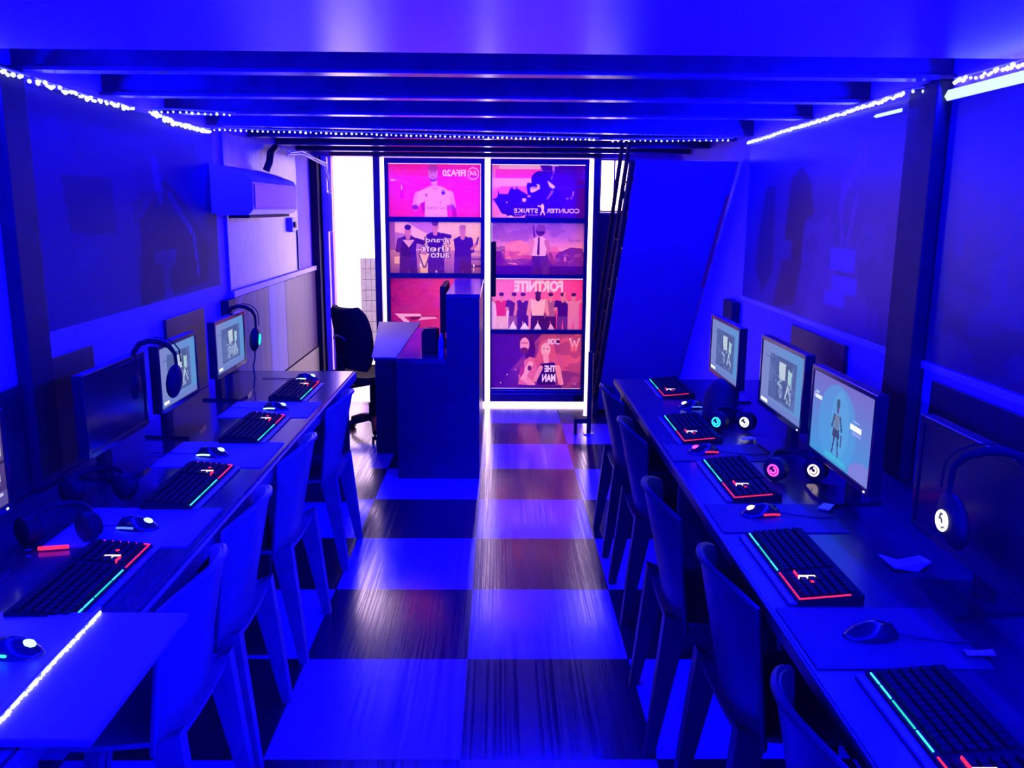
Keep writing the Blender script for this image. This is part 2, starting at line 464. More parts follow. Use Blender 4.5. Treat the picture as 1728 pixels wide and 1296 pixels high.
# front wall around the entrance
mb = MB()
mb.box(XL, -1.365, YF, YF + .1, 0, 2.25)
mb.box(-1.365, XR, YF, YF + .1, 2.045, 2.25)
mb.box(.81, XR, YF, YF + .1, 0, 1.62)
mb.box(1.055, XR, YF, YF + .1, 1.62, 2.045)
struct(mb.build('wall_front', M_wall))
struct(MB().box(-1.02, -.965, YF - .06, YF + .06, 0, 2.045, .004).build('trim_9', M_alu), 'dark steel post left of the glass doors')
struct(MB().box(.755, .81, YF - .06, YF + .06, 0, 2.045, .004).build('trim_10', M_alu), 'dark steel post right of the glass doors')
struct(MB().box(-1.365, .81, YF - .05, YF - .001, 2.045, 2.11, .003).build('trim_11', M_alu), 'dark steel lintel over the entrance')
struct(MB().box(.812, 1.40, YF - .03, YF - .002, .0, 1.61, .003).build('trim_12', M_alu), 'dark panel under the small window')
w = MB()
for x in (.812, .925, 1.043): w.box(x, x + .012, YF + .02, YF + .05, 1.622, 2.043)
for z in (1.622, 2.031): w.box(.824, 1.043, YF + .022, YF + .048, z, z + .012)
w = struct(w.build('window_1', M_alu))
MB().box(.824, 1.043, YF + .033, YF + .037, 1.634, 2.031).build('glass_pane', M_glass, w)

# pier, conduits and the wall trims on the left
struct(MB().box(-1.5, -1.44, 7.02, 7.19, 0, 2.04, .004).build('trim_13', M_post), 'dark corner post by the open doorway')
struct(MB().box(-1.43, -1.385, 7.12, 7.19, 0, 2.04, .003).build('trim_14', M_rail), 'pale jamb of the open doorway')
struct(MB().box(XL, -1.465, 4.81, 7.0, 1.15, 1.185, .003).build('trim_15', M_rail), 'pale ledge on the left wall near the doorway')
for k, (y0, y1, z0, z1) in enumerate(((2.66, 2.80, .75, HC), (4.66, 4.80, .752, 1.1495))):
    struct(MB().box(XL, -1.455, y0, y1, z0, z1, .004).build('trim_%d' % (16 + k), M_post), 'dark post on the left wall')
struct(MB().box(XR - .014, XR, -1.0, 5.0, 1.14, 1.165, .003).build('trim_18', M_rail), 'pale rail along the right wall')
mb = MB(); mb.box(XR - .05, XR, 2.80, 2.92, .75, HC, .004).box(XR - .03, XR, 2.94, 3.04, .75, HC, .004)
struct(mb.build('trim_19', M_post), 'dark double post on the right wall')
struct(MB().box(XR - .05, XR, 5.03, 5.24, 0, 1.12, .004).build('trim_20', M_post), 'dark post behind the stair')
struct(MB().box(XL, -1.47, 4.82, 7.0, 0, .53, .004).build('shade_band_left', M_black))  # dark band put in place of the desk's shade on the lower wall

# ------------------------------------------------------------------ outside the entrance
struct(MB().box(-7, 7, YF + .1, 16, -.12, -.02).build('trim_21', M_pave), 'pale paving outside')
struct(MB().box(-6, -.6, 10.2, 10.4, 0, 3.2).build('trim_22', M_outwall), 'white wall across the lane')
mb = MB()
for i in range(4):
    for j in range(9):
        mb.box(-1.58 + .06 * i, -1.523 + .06 * i, 9.9, 9.98, .12 * j, .12 * j + .115)
struct(mb.build('trim_23', M_greytile), 'grey tiled pier across the lane')

# ------------------------------------------------------------------ glass doors
def door(n, x0, x1, rails):
    z0, z1 = .035, 2.038
    mb = MB()
    y0, y1 = YF - .02, YF + .02
    inner = (x0 + .032, x1 - .032) if n == 1 else (x0 + .012, x1 - .03)
    mb.box(x0, inner[0], y0, y1, z0, z1).box(inner[1], x1, y0, y1, z0, z1)
    for a, b in rails: mb.box(inner[0], inner[1], y0, y1, a, b)
    d = struct(mb.build('door_%d' % n, M_alu))
    MB().box(inner[0], inner[1], YF - .012, YF - .006, .15, 1.995).build('glass_pane', M_glass, d)
    return d
d1 = door(1, -.935, -.123, ((.035, .12), (.60, .648), (1.074, 1.116), (1.531, 1.572), (1.994, 2.038)))
d2 = door(2, -.078, .722, ((.035, .146), (.616, .652), (1.076, 1.11), (1.53, 1.570), (1.992, 2.038)))
for z in (.10, .128):
    MB().box(-.07, .715, YF - .03, YF - .0205, z, z + .006).build('highlight_strip', M_steel, d2)  # steel strips in place of the highlight lines along the bottom rail
mb = MB().box(-.066, -.03, YF - .075, YF - .05, .93, 1.38, .008)
for z in (1.0, 1.31): mb.box(-.055, -.042, YF - .052, YF - .0201, z, z + .025)
mb.build('pull_handle', M_plastic, d2)
MB().box(.64, .70, YF - .05, YF - .0201, .05, .09, .004).build('floor_bolt', M_plastic, d2)

LV = 0.27    # print densities are scaled against the daylight behind them
def poster(pic, x0, z0, label, name='vinyl_poster'):
    o = pic.mesh(name, P_vinyl, lambda x, z: (x, 0, z), None, LV)
    o.location = (x0, YF + .004, z0)
    return tag(o, label, 'poster', 'backlit posters on the entrance doors')

def fig_logo(p, u, v0, v1, c):      # small running figure used as a letter gap mark
    h = v1 - v0
    p.ell(u, v0 + .1 * h, .011, .1 * h, c); p.cap(u, v0 + .25 * h, u + .004, v0 + .55 * h, .16 * h, c, .1 * h)
    p.cap(u + .004, v0 + .55 * h, u - .018, v0 + .98 * h, .08 * h, c, .05 * h); p.cap(u + .004, v0 + .55 * h, u + .026, v0 + .98 * h, .08 * h, c, .05 * h)
    p.cap(u, v0 + .25 * h, u - .045, v0 + .2 * h, .07 * h, c, .04 * h)

PW = 250
# pink football poster
p = Pic(.75, .42, PW, 140, (255, 45, 165)); p.cloud((255, 20, 140), .5, 3, 8, .5).cloud((230, 30, 190), .4, 9, 6, .6)
p.rect(.0, .3, .09, .36, (250, 0, 250), .5).rect(.13, .4, .17, .66, (225, 0, 220), .7).rect(.142, .4, .152, .49, (255, 190, 255)).ell(.05, .31, .03, .015, (255, 200, 255))  # magenta marks: led reflections on the door glass, painted into the print
sk, sh = (225, 120, 175), (255, 165, 200)
p.cap(.33, .6, .29, .82, .085, (245, 140, 195), .06).cap(.66, .58, .70, .82, .085, (245, 140, 195), .06)
p.ell(.29, .82, .035, .05, (150, 30, 150)).ell(.69, .81, .032, .055, (190, 60, 170)).cap(.71, .85, .72, 1.0, .04, (190, 20, 150))
p.cap(.36, .66, .385, .9, .03, (190, 20, 150))
p.poly([(.40, .46), (.48, .40), (.53, .40), (.62, .46), (.68, .56), (.66, .76), (.63, .78), (.64, 1), (.39, 1), (.40, .7), (.33, .76), (.30, .72), (.33, .52)], sh)
p.cap(.495, .28, .50, .44, .055, (240, 140, 185)); p.ell(.485, .185, .05, .155, sk); p.ell(.487, .07, .052, .075, (185, 60, 150))
p.ell(.487, .28, .04, .05, (150, 40, 140)); p.ell(.487, .255, .034, .035, sk); p.rect(.47, .235, .505, .25, (165, 60, 140)); p.rect(.455, .15, .475, .165, (120, 40, 120)); p.rect(.5, .15, .52, .165, (120, 40, 120))
p.ell(.595, .53, .022, .05, (110, 30, 140)).rect(.57, .5, .62, .515, (255, 165, 200)); p.ell(.41, .585, .016, .03, (190, 90, 160)); p.text('Emirates', .42, .79, .65, .86, (170, 70, 150), bold=0); p.text('Fly', .52, .71, .57, .755, (200, 110, 170), bold=0)
p.ring(.92, .175, .062, .115, .12, (255, 215, 245)); p.text('EA', .882, .125, .957, .205, (255, 215, 245), shear=.35, bold=.01); p.rect(.885, .215, .955, .235, (190, 40, 150))
p.text('FIFA20', .588, .105, .84, .23, (255, 215, 240), bold=.03)
p.speck(.07, 5, 1)
poster(p, -.907, 1.572, 'hot pink football poster with a player in a pale jersey, top of left door')
# crime poster
p = Pic(.76, .415, PW, 137, (235, 175, 190)); p.grad((255, 180, 195), (255, 205, 150), 0, 1, 'u')
p.poly([(.07, .2), (.25, .25), (.42, .5), (.07, .62)], (190, 120, 175)).poly([(.2, 0), (.5, 0), (.5, .3), (.3, .12)], (205, 120, 195)).poly([(.55, .3), (.8, .2), (1, .35), (1, .6), (.5, .6)], (250, 185, 150))
p.rect(0, 0, .07, 1, (165, 85, 160)).grad((205, 130, 160), (150, 80, 150), .55, 1).rect(.84, .7, 1, .74, (120, 60, 130)).rect(.84, .6, 1, .66, (230, 160, 150)).rect(.84, .84, 1, .88, (90, 30, 120)).rect(.06, .68, .13, .82, (250, 190, 170))
dk, dk2 = (70, 15, 120), (95, 30, 125)
for u, v0, hr in ((.21, .05, (60, 20, 100)), (.505, -.03, (110, 40, 120)), (.80, .05, (190, 110, 140))):
    p.cap(u - .03, v0 + .55, u - .055, 1.05, .11, (85, 25, 130), .08).cap(u + .03, v0 + .55, u + .055, 1.05, .11, (85, 25, 130), .08)
    p.poly([(u - .1, v0 + .28), (u - .03, v0 + .22), (u + .03, v0 + .22), (u + .1, v0 + .28), (u + .075, v0 + .62), (u - .075, v0 + .62)], dk)
    p.cap(u, v0 + .15, u, v0 + .25, .045, (210, 120, 150)); p.ell(u, v0 + .12, .035, .1, (215, 120, 155)); p.ell(u, v0 + .055, .037, .055, hr)
p.cap(.12, .36, .1, .55, .05, dk2).cap(.30, .36, .37, .40, .05, dk).poly([(.15, .35), (.28, .35), (.22, .5)], (235, 170, 185)).cap(.88, .34, .9, .55, .05, dk).cap(.90, .52, .95, .42, .03, (200, 110, 140)).cap(.95, .42, .97, .3, .015, dk)
p.cap(.58, .25, .66, .28, .04, dk)
p.rect(.335, .645, .42, 1, (255, 205, 150), .85)
for (s, a, b, c, d) in (('grand', .40, .30, .655, .425), ('theft', .345, .455, .66, .575), ('auto', .455, .59, .655, .695)):
    p.text(s, a - .012, b - .015, c + .012, d + .012, (70, 30, 80), bold=.035); p.text(s, a, b, c, d, (255, 232, 225), bold=.004)
p.poly([(.31, .59), (.35, .59), (.385, .8), (.42, .59), (.455, .59), (.40, .9), (.37, .9)], (120, 70, 110)); p.text('V', .335, .62, .435, .86, (255, 205, 160), bold=.03)
p.ell(.34, .85, .01, .03, (255, 240, 255)).ell(.515, .97, .006, .02, (255, 240, 255)).ell(.92, .85, .008, .03, (255, 240, 255)).rect(.918, .9, .925, .97, (255, 240, 255))
p.speck(.06, 6, 1)
poster(p, -.913, 1.116, 'peach crime poster with three figures and block lettering, middle of left door')
# red poster
p = Pic(.76, .43, PW, 140, (235, 45, 130)); p.grad((150, 10, 130), (255, 70, 135), 0, .75, 'u'); p.cloud((200, 30, 130), .5, 21, 7, .5)
wl = (250, 165, 200)
p.poly([(.05, .70), (.33, .70), (.35, .745), (.15, .76), (.30, .98), (.24, 1.0), (.08, .74)], (255, 195, 215)).poly([(.2, .76), (.33, .76), (.36, .8), (.24, .82)], (120, 10, 90)).poly([(.36, .74), (.5, .76), (.52, .79), (.30, .83)], wl).rect(.34, .74, .53, .755, (110, 10, 90))
p.speck(.08, 8, 1)
poster(p, -.913, .648, 'red poster with angular white lettering, low on left door behind the counter')
# shooter poster
p = Pic(.785, .42, PW, 135, (70, 5, 150)); p.rect(0, 0, .60, 1, (255, 130, 165)).rect(.08, .0, .5, .08, (255, 190, 190)).rect(.04, .08, .52, .25, (250, 60, 160)).rect(.0, .25, .5, .42, (255, 165, 175)).poly([(.02, .5), (.1, .4), (.45, .4), (.5, .7), (.0, .7)], (255, 90, 160))
p.poly([(.50, .0), (.53, .12), (.47, .18), (.46, .5), (.5, 1), (1, 1), (1, 0)], (68, 0, 150)); p.grad((68, 0, 150), (90, 10, 130), .85, 1, 'u')
bk = (52, 0, 140)
p.ell(.51, .28, .10, .17, bk).rect(.37, .33, .45, .39, bk).poly([(.36, .38), (.5, .34), (.62, .3), (.7, .45), (.75, .7), (.7, 1), (.35, 1), (.38, .6)], bk).ell(.435, .455, .035, .05, (240, 170, 190)).poly([(.40, .5), (.48, .4), (.46, .36), (.5, .37), (.5, .45), (.42, .52)], (255, 190, 200)).rect(.42, .42, .47, .435, (80, 10, 120))
p.poly([(.05, .63), (.07, .55), (.17, .55), (.2, .42), (.22, .42), (.22, .40), (.27, .40), (.27, .44), (.32, .5), (.42, .6), (.42, .9), (.30, .98), (.22, .98), (.14, .96), (.10, .9), (.07, .8), (.03, .68)], bk).rect(.07, .5, .08, .57, bk).rect(.02, .64, .06, .67, bk)
p.ell(.34, .66, .022, .035, (255, 170, 220)).ell(.39, .59, .018, .02, (230, 120, 210)).ell(.24, .43, .018, .03, (250, 100, 170)).ell(.16, .71, .01, .02, (200, 90, 210)).ell(.12, .96, .04, .03, (255, 150, 190)).ell(.2, .98, .025, .025, (255, 190, 200)).rect(0, .98, .1, 1, (255, 130, 165))
p.poly([(.58, .29), (.61, .33), (.66, .4), (.64, .45), (.60, .4)], (255, 190, 210)).cap(.64, .02, .64, .1, .02, (190, 110, 220)).rect(.62, .0, .69, .02, (230, 150, 230)).cap(.65, .1, .62, .26, .012, (140, 60, 210)).cap(.63, .5, .58, .64, .025, (150, 70, 190), .012).cap(.85, .5, .845, .58, .012, (190, 110, 220)).ell(.79, .63, .014, .02, (140, 80, 190)).ell(.83, .62, .014, .025, (130, 60, 180)).rect(.52, .16, .7, .21, (50, 0, 190), .7).rect(.9, .37, 1, .42, (40, 0, 220), .8)
for q in range(8): p.ell(.3 + .06 * q + .01 * math.sin(q * 5), .72 + .04 * math.sin(q * 7), .012, .02, (75, 15, 170))
lt = (255, 205, 240)
p.text('COUNTER', .575, .82, .915, .905, lt, bold=.012); p.text('STRIKE', .235, .82, .485, .905, lt, bold=.012); fig_logo(p, .53, .73, .945, lt); p.text('GLOBAL OFFENSIVE', .235, .925, .485, .955, (180, 110, 200), bold=0)
poster(p, -.07, 1.57, 'dark violet shooter poster with a masked rifleman silhouette, top of right door')
# battlefield sunset poster
p = Pic(.775, .42, PW, 135, (120, 60, 160)); p.grad((135, 75, 175), (215, 120, 180), 0, .38); p.grad((215, 120, 180), (255, 160, 150), .36, .55); p.grad((160, 45, 130), (75, 5, 130), .55, 1)
p.cloud((165, 100, 190), .45, 31, 4, .62, (0, 0, 1, .4)).cloud((110, 50, 150), .4, 35, 6, .6, (0, 0, 1, .36))
p.ell(.27, .58, .17, .24, (240, 110, 130), .8).ell(.30, .5, .1, .16, (255, 150, 140), .6).cloud((255, 150, 140), .6, 33, 9, .62, (.12, .35, .45, .8)).cloud((190, 40, 110), .6, 34, 9, .66, (.1, .55, .45, .8)).ell(.65, .6, .08, .15, (235, 90, 130), .7)
p.cloud((110, 20, 130), .8, 39, 12, .55, (0, .7, 1, .86)).cloud((90, 10, 130), .7, 38, 14, .5, (0, .45, .14, .72))
p.poly([(.68, .62), (.72, .56), (.84, .47), (.97, .49), (.97, .56), (1, .58), (1, .85), (.66, .85)], (125, 35, 135)).cloud((170, 70, 150), .7, 36, 14, .66, (.68, .6, 1, .85)).ell(.78, .7, .014, .05, (215, 110, 160)).rect(.0, .84, 1, 1, (75, 5, 130))
p.cap(.48, .68, .47, 1.05, .085, (85, 20, 120), .07).cap(.56, .68, .58, 1.05, .085, (100, 30, 120), .07).poly([(.42, .33), (.48, .27), (.54, .27), (.59, .33), (.57, .66), (.43, .66)], (245, 180, 190)).cap(.43, .36, .41, .6, .045, (225, 130, 150), .035).cap(.58, .36, .62, .62, .045, (205, 110, 140), .035).cap(.62, .6, .66, .78, .035, (150, 50, 110), .03).cap(.50, .29, .493, .6, .018, (90, 20, 90), .026).rect(.43, .64, .57, .675, (90, 30, 100))
p.ell(.515, .16, .05, .09, (95, 25, 110)).ell(.52, .11, .05, .07, (130, 60, 140)).rect(.485, .16, .55, .2, (60, 10, 90)).cap(.44, .06, .45, .26, .014, (90, 20, 120), .02)
p.speck(.05, 9, 1)
poster(p, -.065, 1.11, 'dusky sunset poster with one white-shirted figure, second down on right door')
# crowd poster
p = Pic(.782, .42, PW, 135, (250, 70, 150)); p.grad((255, 205, 215), (250, 55, 140), 0, .72, 'u'); p.grad((250, 75, 150), (250, 150, 190), .0, .45, mask=(p.V < .2)); p.grad((255, 130, 175), (255, 60, 140), .0, 1, 'u', mask=(p.V < .55)); p.poly([(0, .45), (.22, .5), (.3, 1), (0, 1)], (250, 205, 220))
cl = [(.11, (225, 45, 110), (240, 190, 190), 'up'), (.245, (95, 25, 130), (150, 80, 150), 'fold'), (.34, (85, 20, 130), (80, 20, 130), 'down'), (.635, (175, 90, 140), (75, 15, 110), 'fold'), (.765, (70, 5, 130), (110, 40, 140), 'fold'), (.88, (235, 135, 165), (230, 130, 170), 'up'), (.50, (255, 195, 190), (70, 15, 110), 'down')]
for u, t, l, ar in cl:
    big = u == .50
    p.person(u, .27 if not big else .24, 1.12, t, l, (230, 130, 150) if not big else (240, 150, 160), (90, 20, 110), ar, 1.12 if not big else 1.35)
p.poly([(.19, 1), (.235, .84), (.28, 1)], (255, 235, 245)).poly([(.31, 1), (.36, .86), (.41, 1)], (255, 235, 245)).poly([(.46, 1), (.5, .86), (.54, 1)], (255, 225, 235)).poly([(.61, 1), (.64, .88), (.68, 1)], (250, 180, 210)).ell(.5, .35, .03, .09, (80, 20, 100))
p.text('FORTNITE', .245, .03, .765, .25, (255, 225, 210), bold=.05)
p.speck(.05, 10, 1)
poster(p, -.07, .652, 'bright pink poster with a row of seven standing figures, third down on right door')
# wrestling poster
p = Pic(.79, .466, PW, 147, (110, 20, 135)); p.grad((80, 15, 135), (250, 100, 120), .1, 1, 'u'); p.grad((75, 15, 130), (110, 20, 140), .0, 1, 'u', mask=(p.U + .5 * p.V < .55)); p.ell(.5, 1.0, .75, .35, (70, 10, 130), .55).cloud((90, 15, 130), .4, 45, 5, .6)
p.ell(.385, .14, .085, .14, (95, 20, 90)).ell(.42, .3, .06, .2, (85, 10, 95)).ell(.365, .2, .05, .13, (255, 165, 175)).ell(.36, .31, .045, .06, (110, 30, 90)).rect(.33, .16, .40, .175, (120, 30, 90))
p.poly([(.36, .5), (.42, .42), (.5, .46), (.5, .7), (.45, .95), (.3, .93), (.31, .8), (.36, .7)], (235, 110, 140)).cap(.34, .78, .45, .93, .06, (255, 155, 170), .05).cap(.43, .55, .35, .8, .05, (255, 175, 175), .05).poly([(.32, .62), (.37, .58), (.36, .72), (.31, .84)], (190, 50, 110)).ell(.42, .63, .02, .05, (110, 30, 100))
p.ell(.60, .26, .085, .15, (225, 95, 130)).poly([(.53, .25), (.67, .22), (.74, .55), (.76, .8), (.68, .8), (.66, .5), (.56, .5), (.50, .62), (.47, .5)], (225, 90, 125)).ell(.59, .29, .05, .125, (255, 185, 190)).rect(.56, .265, .585, .28, (120, 30, 90)).rect(.6, .265, .625, .28, (120, 30, 90)).rect(.575, .36, .605, .372, (200, 50, 100))
p.cap(.59, .4, .6, .5, .05, (255, 165, 175)).poly([(.54, .55), (.68, .52), (.72, .62), (.70, .94), (.50, .94), (.52, .7)], (55, 0, 110)).cap(.72, .62, .76, .9, .05, (255, 155, 165), .045).cap(.54, .62, .48, .85, .04, (245, 150, 165), .035).rect(.3, .945, .77, 1, (85, 15, 135))
p.text('THE', .58, .58, .70, .70, (255, 235, 250), bold=.04); p.text('MAN', .555, .74, .70, .88, (255, 235, 250), bold=.04)
p.text('2K20', .61, .09, .735, .19, (255, 225, 240), bold=.03); p.ell(.72, .14, .02, .03, (90, 0, 90))
for c, o in (((255, 225, 230), 0), ((255, 130, 140), .035)):
    for a, b in (((.85, .09), (.875, .25)), ((.875, .25), (.895, .13)), ((.895, .13), (.915, .25)), ((.915, .25), (.945, .09))):
        p.cap(a[0], a[1] + o, b[0], b[1] + o, .014, c)
for u, v in ((.27, .66), (.18, .75), (.11, .9), (.91, .92)): p.ell(u, v, .007, .012, (255, 190, 230))
p.speck(.05, 11, 1)
poster(p, -.075, .148, 'purple wrestling poster with a bearded man and red-haired woman, lowest on right door')

# ------------------------------------------------------------------ wall boards
def murals():
    def violet(p, blue=1.4):
        p.a *= np.array([.6, .14, blue]); return p
    # left: faint figure shapes on a dull violet board
    p = Pic(1.80, .79, 150, 80, (60, 38, 70)); p.grad((66, 52, 84), (70, 40, 66), 0, 1, 'u'); p.cloud((52, 40, 74), .5, 51, 5, .55)
    p.poly([(.10, .35), (.32, .35), (.32, .62), (.12, .6)], (52, 34, 62)); p.poly([(.45, .55), (.62, .33), (.74, .45), (.9, .7), (.9, .95), (.42, 1), (.45, .7)], (64, 24, 50))
    p.cap(.56, .26, .58, .42, .05, (74, 48, 96)).cap(.64, .42, .78, .62, .025, (74, 48, 92)).poly([(.52, .72), (.66, .72), (.66, .8), (.61, .84), (.62, 1), (.57, 1), (.57, .82), (.52, .78)], (66, 46, 88), .8).cap(.8, .65, .82, .9, .02, (74, 50, 92)).ell(.83, .12, .006, .03, (30, 24, 40)); p.cloud((56, 26, 46), .5, 52, 9, .62, (.42, .4, .95, 1))
    o = violet(p).mesh('picture', P_board_l, lambda x, z: (.012, x, z))
    t = thing('wall_board', 'dull violet printed board with faint shapes on the left wall', 'board', (XL, 2.85, 1.235))
    o.parent = t
    MB().box(0.0, .0115, 0, 1.80, 0, .79).build('backing', M_black, t)
    # right, far
    p = Pic(1.9, .86, 160, 86, (70, 44, 86)); p.grad((58, 46, 92), (84, 48, 84), 0, 1, 'u'); p.cloud((60, 40, 84), .5, 61, 5, .55)
    dk = (40, 22, 44)
    p.poly([(.38, .28), (.45, .2), (.52, .28), (.56, .45), (.50, .5), (.49, .72), (.42, .74), (.42, .6), (.36, .6)], dk).poly([(.18, .3), (.26, .3), (.28, .8), (.2, .95), (.12, .8), (.14, .5)], (40, 30, 60)).poly([(.35, .72), (.5, .7), (.46, .95), (.3, 1)], (74, 26, 56))
    tan = (128, 92, 104)
    p.cap(.80, .13, .82, .2, .03, tan, .045).cap(.82, .2, .73, .33, .035, tan, .04).cap(.73, .33, .72, .42, .04, tan, .03).cap(.72, .42, .75, .66, .025, tan, .02).cap(.80, .38, .76, .66, .02, tan)
    p.poly([(.61, .48), (.66, .45), (.68, .6), (.66, .85), (.64, 1), (.52, 1), (.58, .75)], (112, 80, 96)).poly([(.6, .72), (.72, .7), (.72, 1), (.56, 1)], (122, 88, 102)).cloud((112, 80, 98), .6, 62, 10, .58, (.5, .5, .95, 1)).poly([(.66, .84), (.92, .84), (.92, 1), (.64, 1)], (118, 84, 98))
    p.rect(.68, .62, .82, .72, (80, 58, 128)).rect(.70, .74, .84, .83, (80, 58, 128)).rect(.66, .82, .78, .9, (80, 58, 128)).rect(.9, .35, .92, .95, (98, 60, 84), .6)
    o = violet(p).mesh('picture', P_board, lambda x, z: (-.012, 1.9 - x, z))
    t = thing('wall_board', 'violet printed board with tan flaking patches on the right wall before the stair', 'board', (XR, 3.07, 1.166))
    o.parent = t
    MB().box(-.0115, 0, 0, 1.9, 0, .86).build('backing', M_black, t)
    # right, near
    p = Pic(2.0, .84, 160, 84, (76, 58, 96)); p.grad((74, 66, 112), (100, 82, 104), .25, .5); p.grad((100, 82, 104), (66, 46, 80), .5, .85); p.grad((66, 46, 80), (100, 70, 84), .85, 1)
    vi = (70, 52, 112)
    p.rect(0, 0, 1, .25, (72, 62, 116)).poly([(.03, .2), (.09, .24), (.08, .6), (.06, .6), (.05, .4)], vi).poly([(.08, .2), (.22, .2), (.12, .42), (.09, .5)], vi).poly([(.16, .6), (.2, .55), (.21, .72), (.17, .75)], vi).poly([(.22, .38), (.29, .32), (.27, .42), (.21, .48)], vi).cloud(vi, .5, 71, 9, .62, (.1, .3, 1, .8)).poly([(.4, .2), (.5, .2), (.52, .7), (.45, .8)], vi).cloud((110, 86, 110), .4, 72, 12, .6, (0, .3, 1, 1))
    o = violet(p, .9).mesh('picture', P_board, lambda x, z: (-.012, 2.0 - x, z))
    t = thing('wall_board', 'grey violet printed board with worn patches on the right wall beside the near post', 'board', (XR, .78, 1.17))
    o.parent = t
    MB().box(-.0115, 0, 0, 2.0, 0, .84).build('backing', M_black, t)
murals()
def board(name, label, x0, x1, y0, y1, z0, z1, m, cat='board', group=None):
    o = MB().box(0, x1 - x0, 0, y1 - y0, 0, z1 - z0, .002).build(name, m, None, (x0, y0, z0))
    return tag(o, label, cat, group)
board('back_board', 'plain black board on the left wall behind the second-farthest screen', XL, -1.485, 3.85, 4.36, .752, 1.148, M_black)
board('back_board', 'plain black board on the left wall between post and second monitor', XL, -1.485, 2.815, 3.15, .752, 1.148, M_black)
board('back_board', 'plain black board on the left wall before the near post', XL, -1.485, 1.5, 2.66, .752, 1.10, M_black)
board('back_board', 'plain black board on the right wall behind the two middle screens', XR - .015, XR, 3.43, 4.09, .752, 1.115, M_black)
board('back_board', 'plain black board on the right wall behind the nearest dark monitor', XR - .015, XR, 1.2, 2.72, .752, 1.115, M_black)
board('plaster_panel', 'stained pale plaster panel under the air conditioner', XL + .001, -1.487, 4.82, 6.5, 1.187, 2.04, M_plaster, 'panel')
M_gloss2 = mat('violet_gloss_cladding', (.10, .03, .36), .3, var=.2, scale=4, spec=.06, stretch=(1, 3, .3))
board('wall_cladding', 'dark violet cladding strip behind the farthest left monitor', XL + .001, -1.475, 4.83, 5.55, .54, 1.145, M_gloss, 'cladding')
board('wall_cladding', 'brighter blue violet cladding strip in the middle under the ledge', XL + .001, -1.475, 5.555, 5.98, .54, 1.145, M_gloss2, 'cladding')
board('wall_cladding', 'dark shiny cladding strip next to the doorway', XL + .001, -1.475, 5.985, 6.98, .54, 1.145, M_gloss, 'cladding')
E_trunk_glow = emit('trunking_glow', (.72, 1.0, 1.0), 1.1)  # emission stands in for led light falling on white cable trunking
for y0, y1, lb in ((-.4, 2.80, 'white cable trunking with painted led glow under the rope on the right wall'), (3.10, 3.32, 'short cable trunking with painted led glow beyond the double post on the right wall')):
    t = thing('cable_trunking', lb, 'trunking', (XR, y0, 1.985), group='cable trunking on the right wall')
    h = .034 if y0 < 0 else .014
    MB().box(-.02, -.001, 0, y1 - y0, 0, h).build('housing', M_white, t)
    MB().prism([(-.0205, .001), (-.030, h * .4), (-.0205, h - .001)], 'y', .004, y1 - y0 - .004).build('painted_glow', E_trunk_glow, t)


# ------------------------------------------------------------------ air conditioner and wall bits
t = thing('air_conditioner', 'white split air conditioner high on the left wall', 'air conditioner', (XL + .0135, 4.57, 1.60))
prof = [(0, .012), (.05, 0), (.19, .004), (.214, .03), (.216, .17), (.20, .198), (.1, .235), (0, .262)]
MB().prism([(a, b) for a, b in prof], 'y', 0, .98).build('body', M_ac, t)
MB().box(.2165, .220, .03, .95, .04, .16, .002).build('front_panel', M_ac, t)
MB().box(.07, .18, .05, .92, -.014, .002, .003).build('louvre', M_plastic, t)
o = MB().tube([(0, 0, 0), (.02, .01, .05), (.02, .05, .11), (0, .25, .155)], .022, 10).build('pipe_run', M_black, None, (XL + .06, 5.5, 1.862), True)
tag(o, 'black wrapped pipe leaving the air conditioner top', 'pipe')
t = thing('isolator_switch', 'small white isolator switch below the air conditioner', 'switch', (XL + .012, 6.2, 1.47))
MB().box(0, .03, 0, .12, 0, .1, .006).build('box', M_white, t)
MB().box(.03, .042, .04, .08, .03, .07, .003).build('rocker', M_plastic, t)
o = MB().tube([(0, 0, 0), (0, .002, .2), (0, 0, .29)], .005, 6).build('wall_cable', M_lead, None, (XL + .017, 6.45, 1.19)); tag(o, 'thin dark cable hanging down the left wall', 'cable')
o = MB().box(0, .035, 0, .03, 0, .31, .006).build('junction_box', M_white, None, (-1.3848, 7.125, 1.45)); tag(o, 'tall white junction box on the doorway jamb', 'junction box')
pts = [(-1.42, 6.0, 2.0), (-1.40, 6.3, 2.02), (-1.39, 6.7, 2.0), (-1.37, 7.0, 1.97), (-1.36, 7.07, 1.88), (-1.36, 7.09, 1.77)]
mb = MB()
for k in range(3): mb.tube([(x + .012 * math.cos(2.1 * k + i), y + .006 * k, z + .012 * math.sin(2.1 * k + i)) for i, (x, y, z) in enumerate(pts)], .006, 6)
o = mb.build('cable_bundle', M_white, None, None, True); tag(o, 'white cable bundle strung from wall to doorway jamb', 'cable')

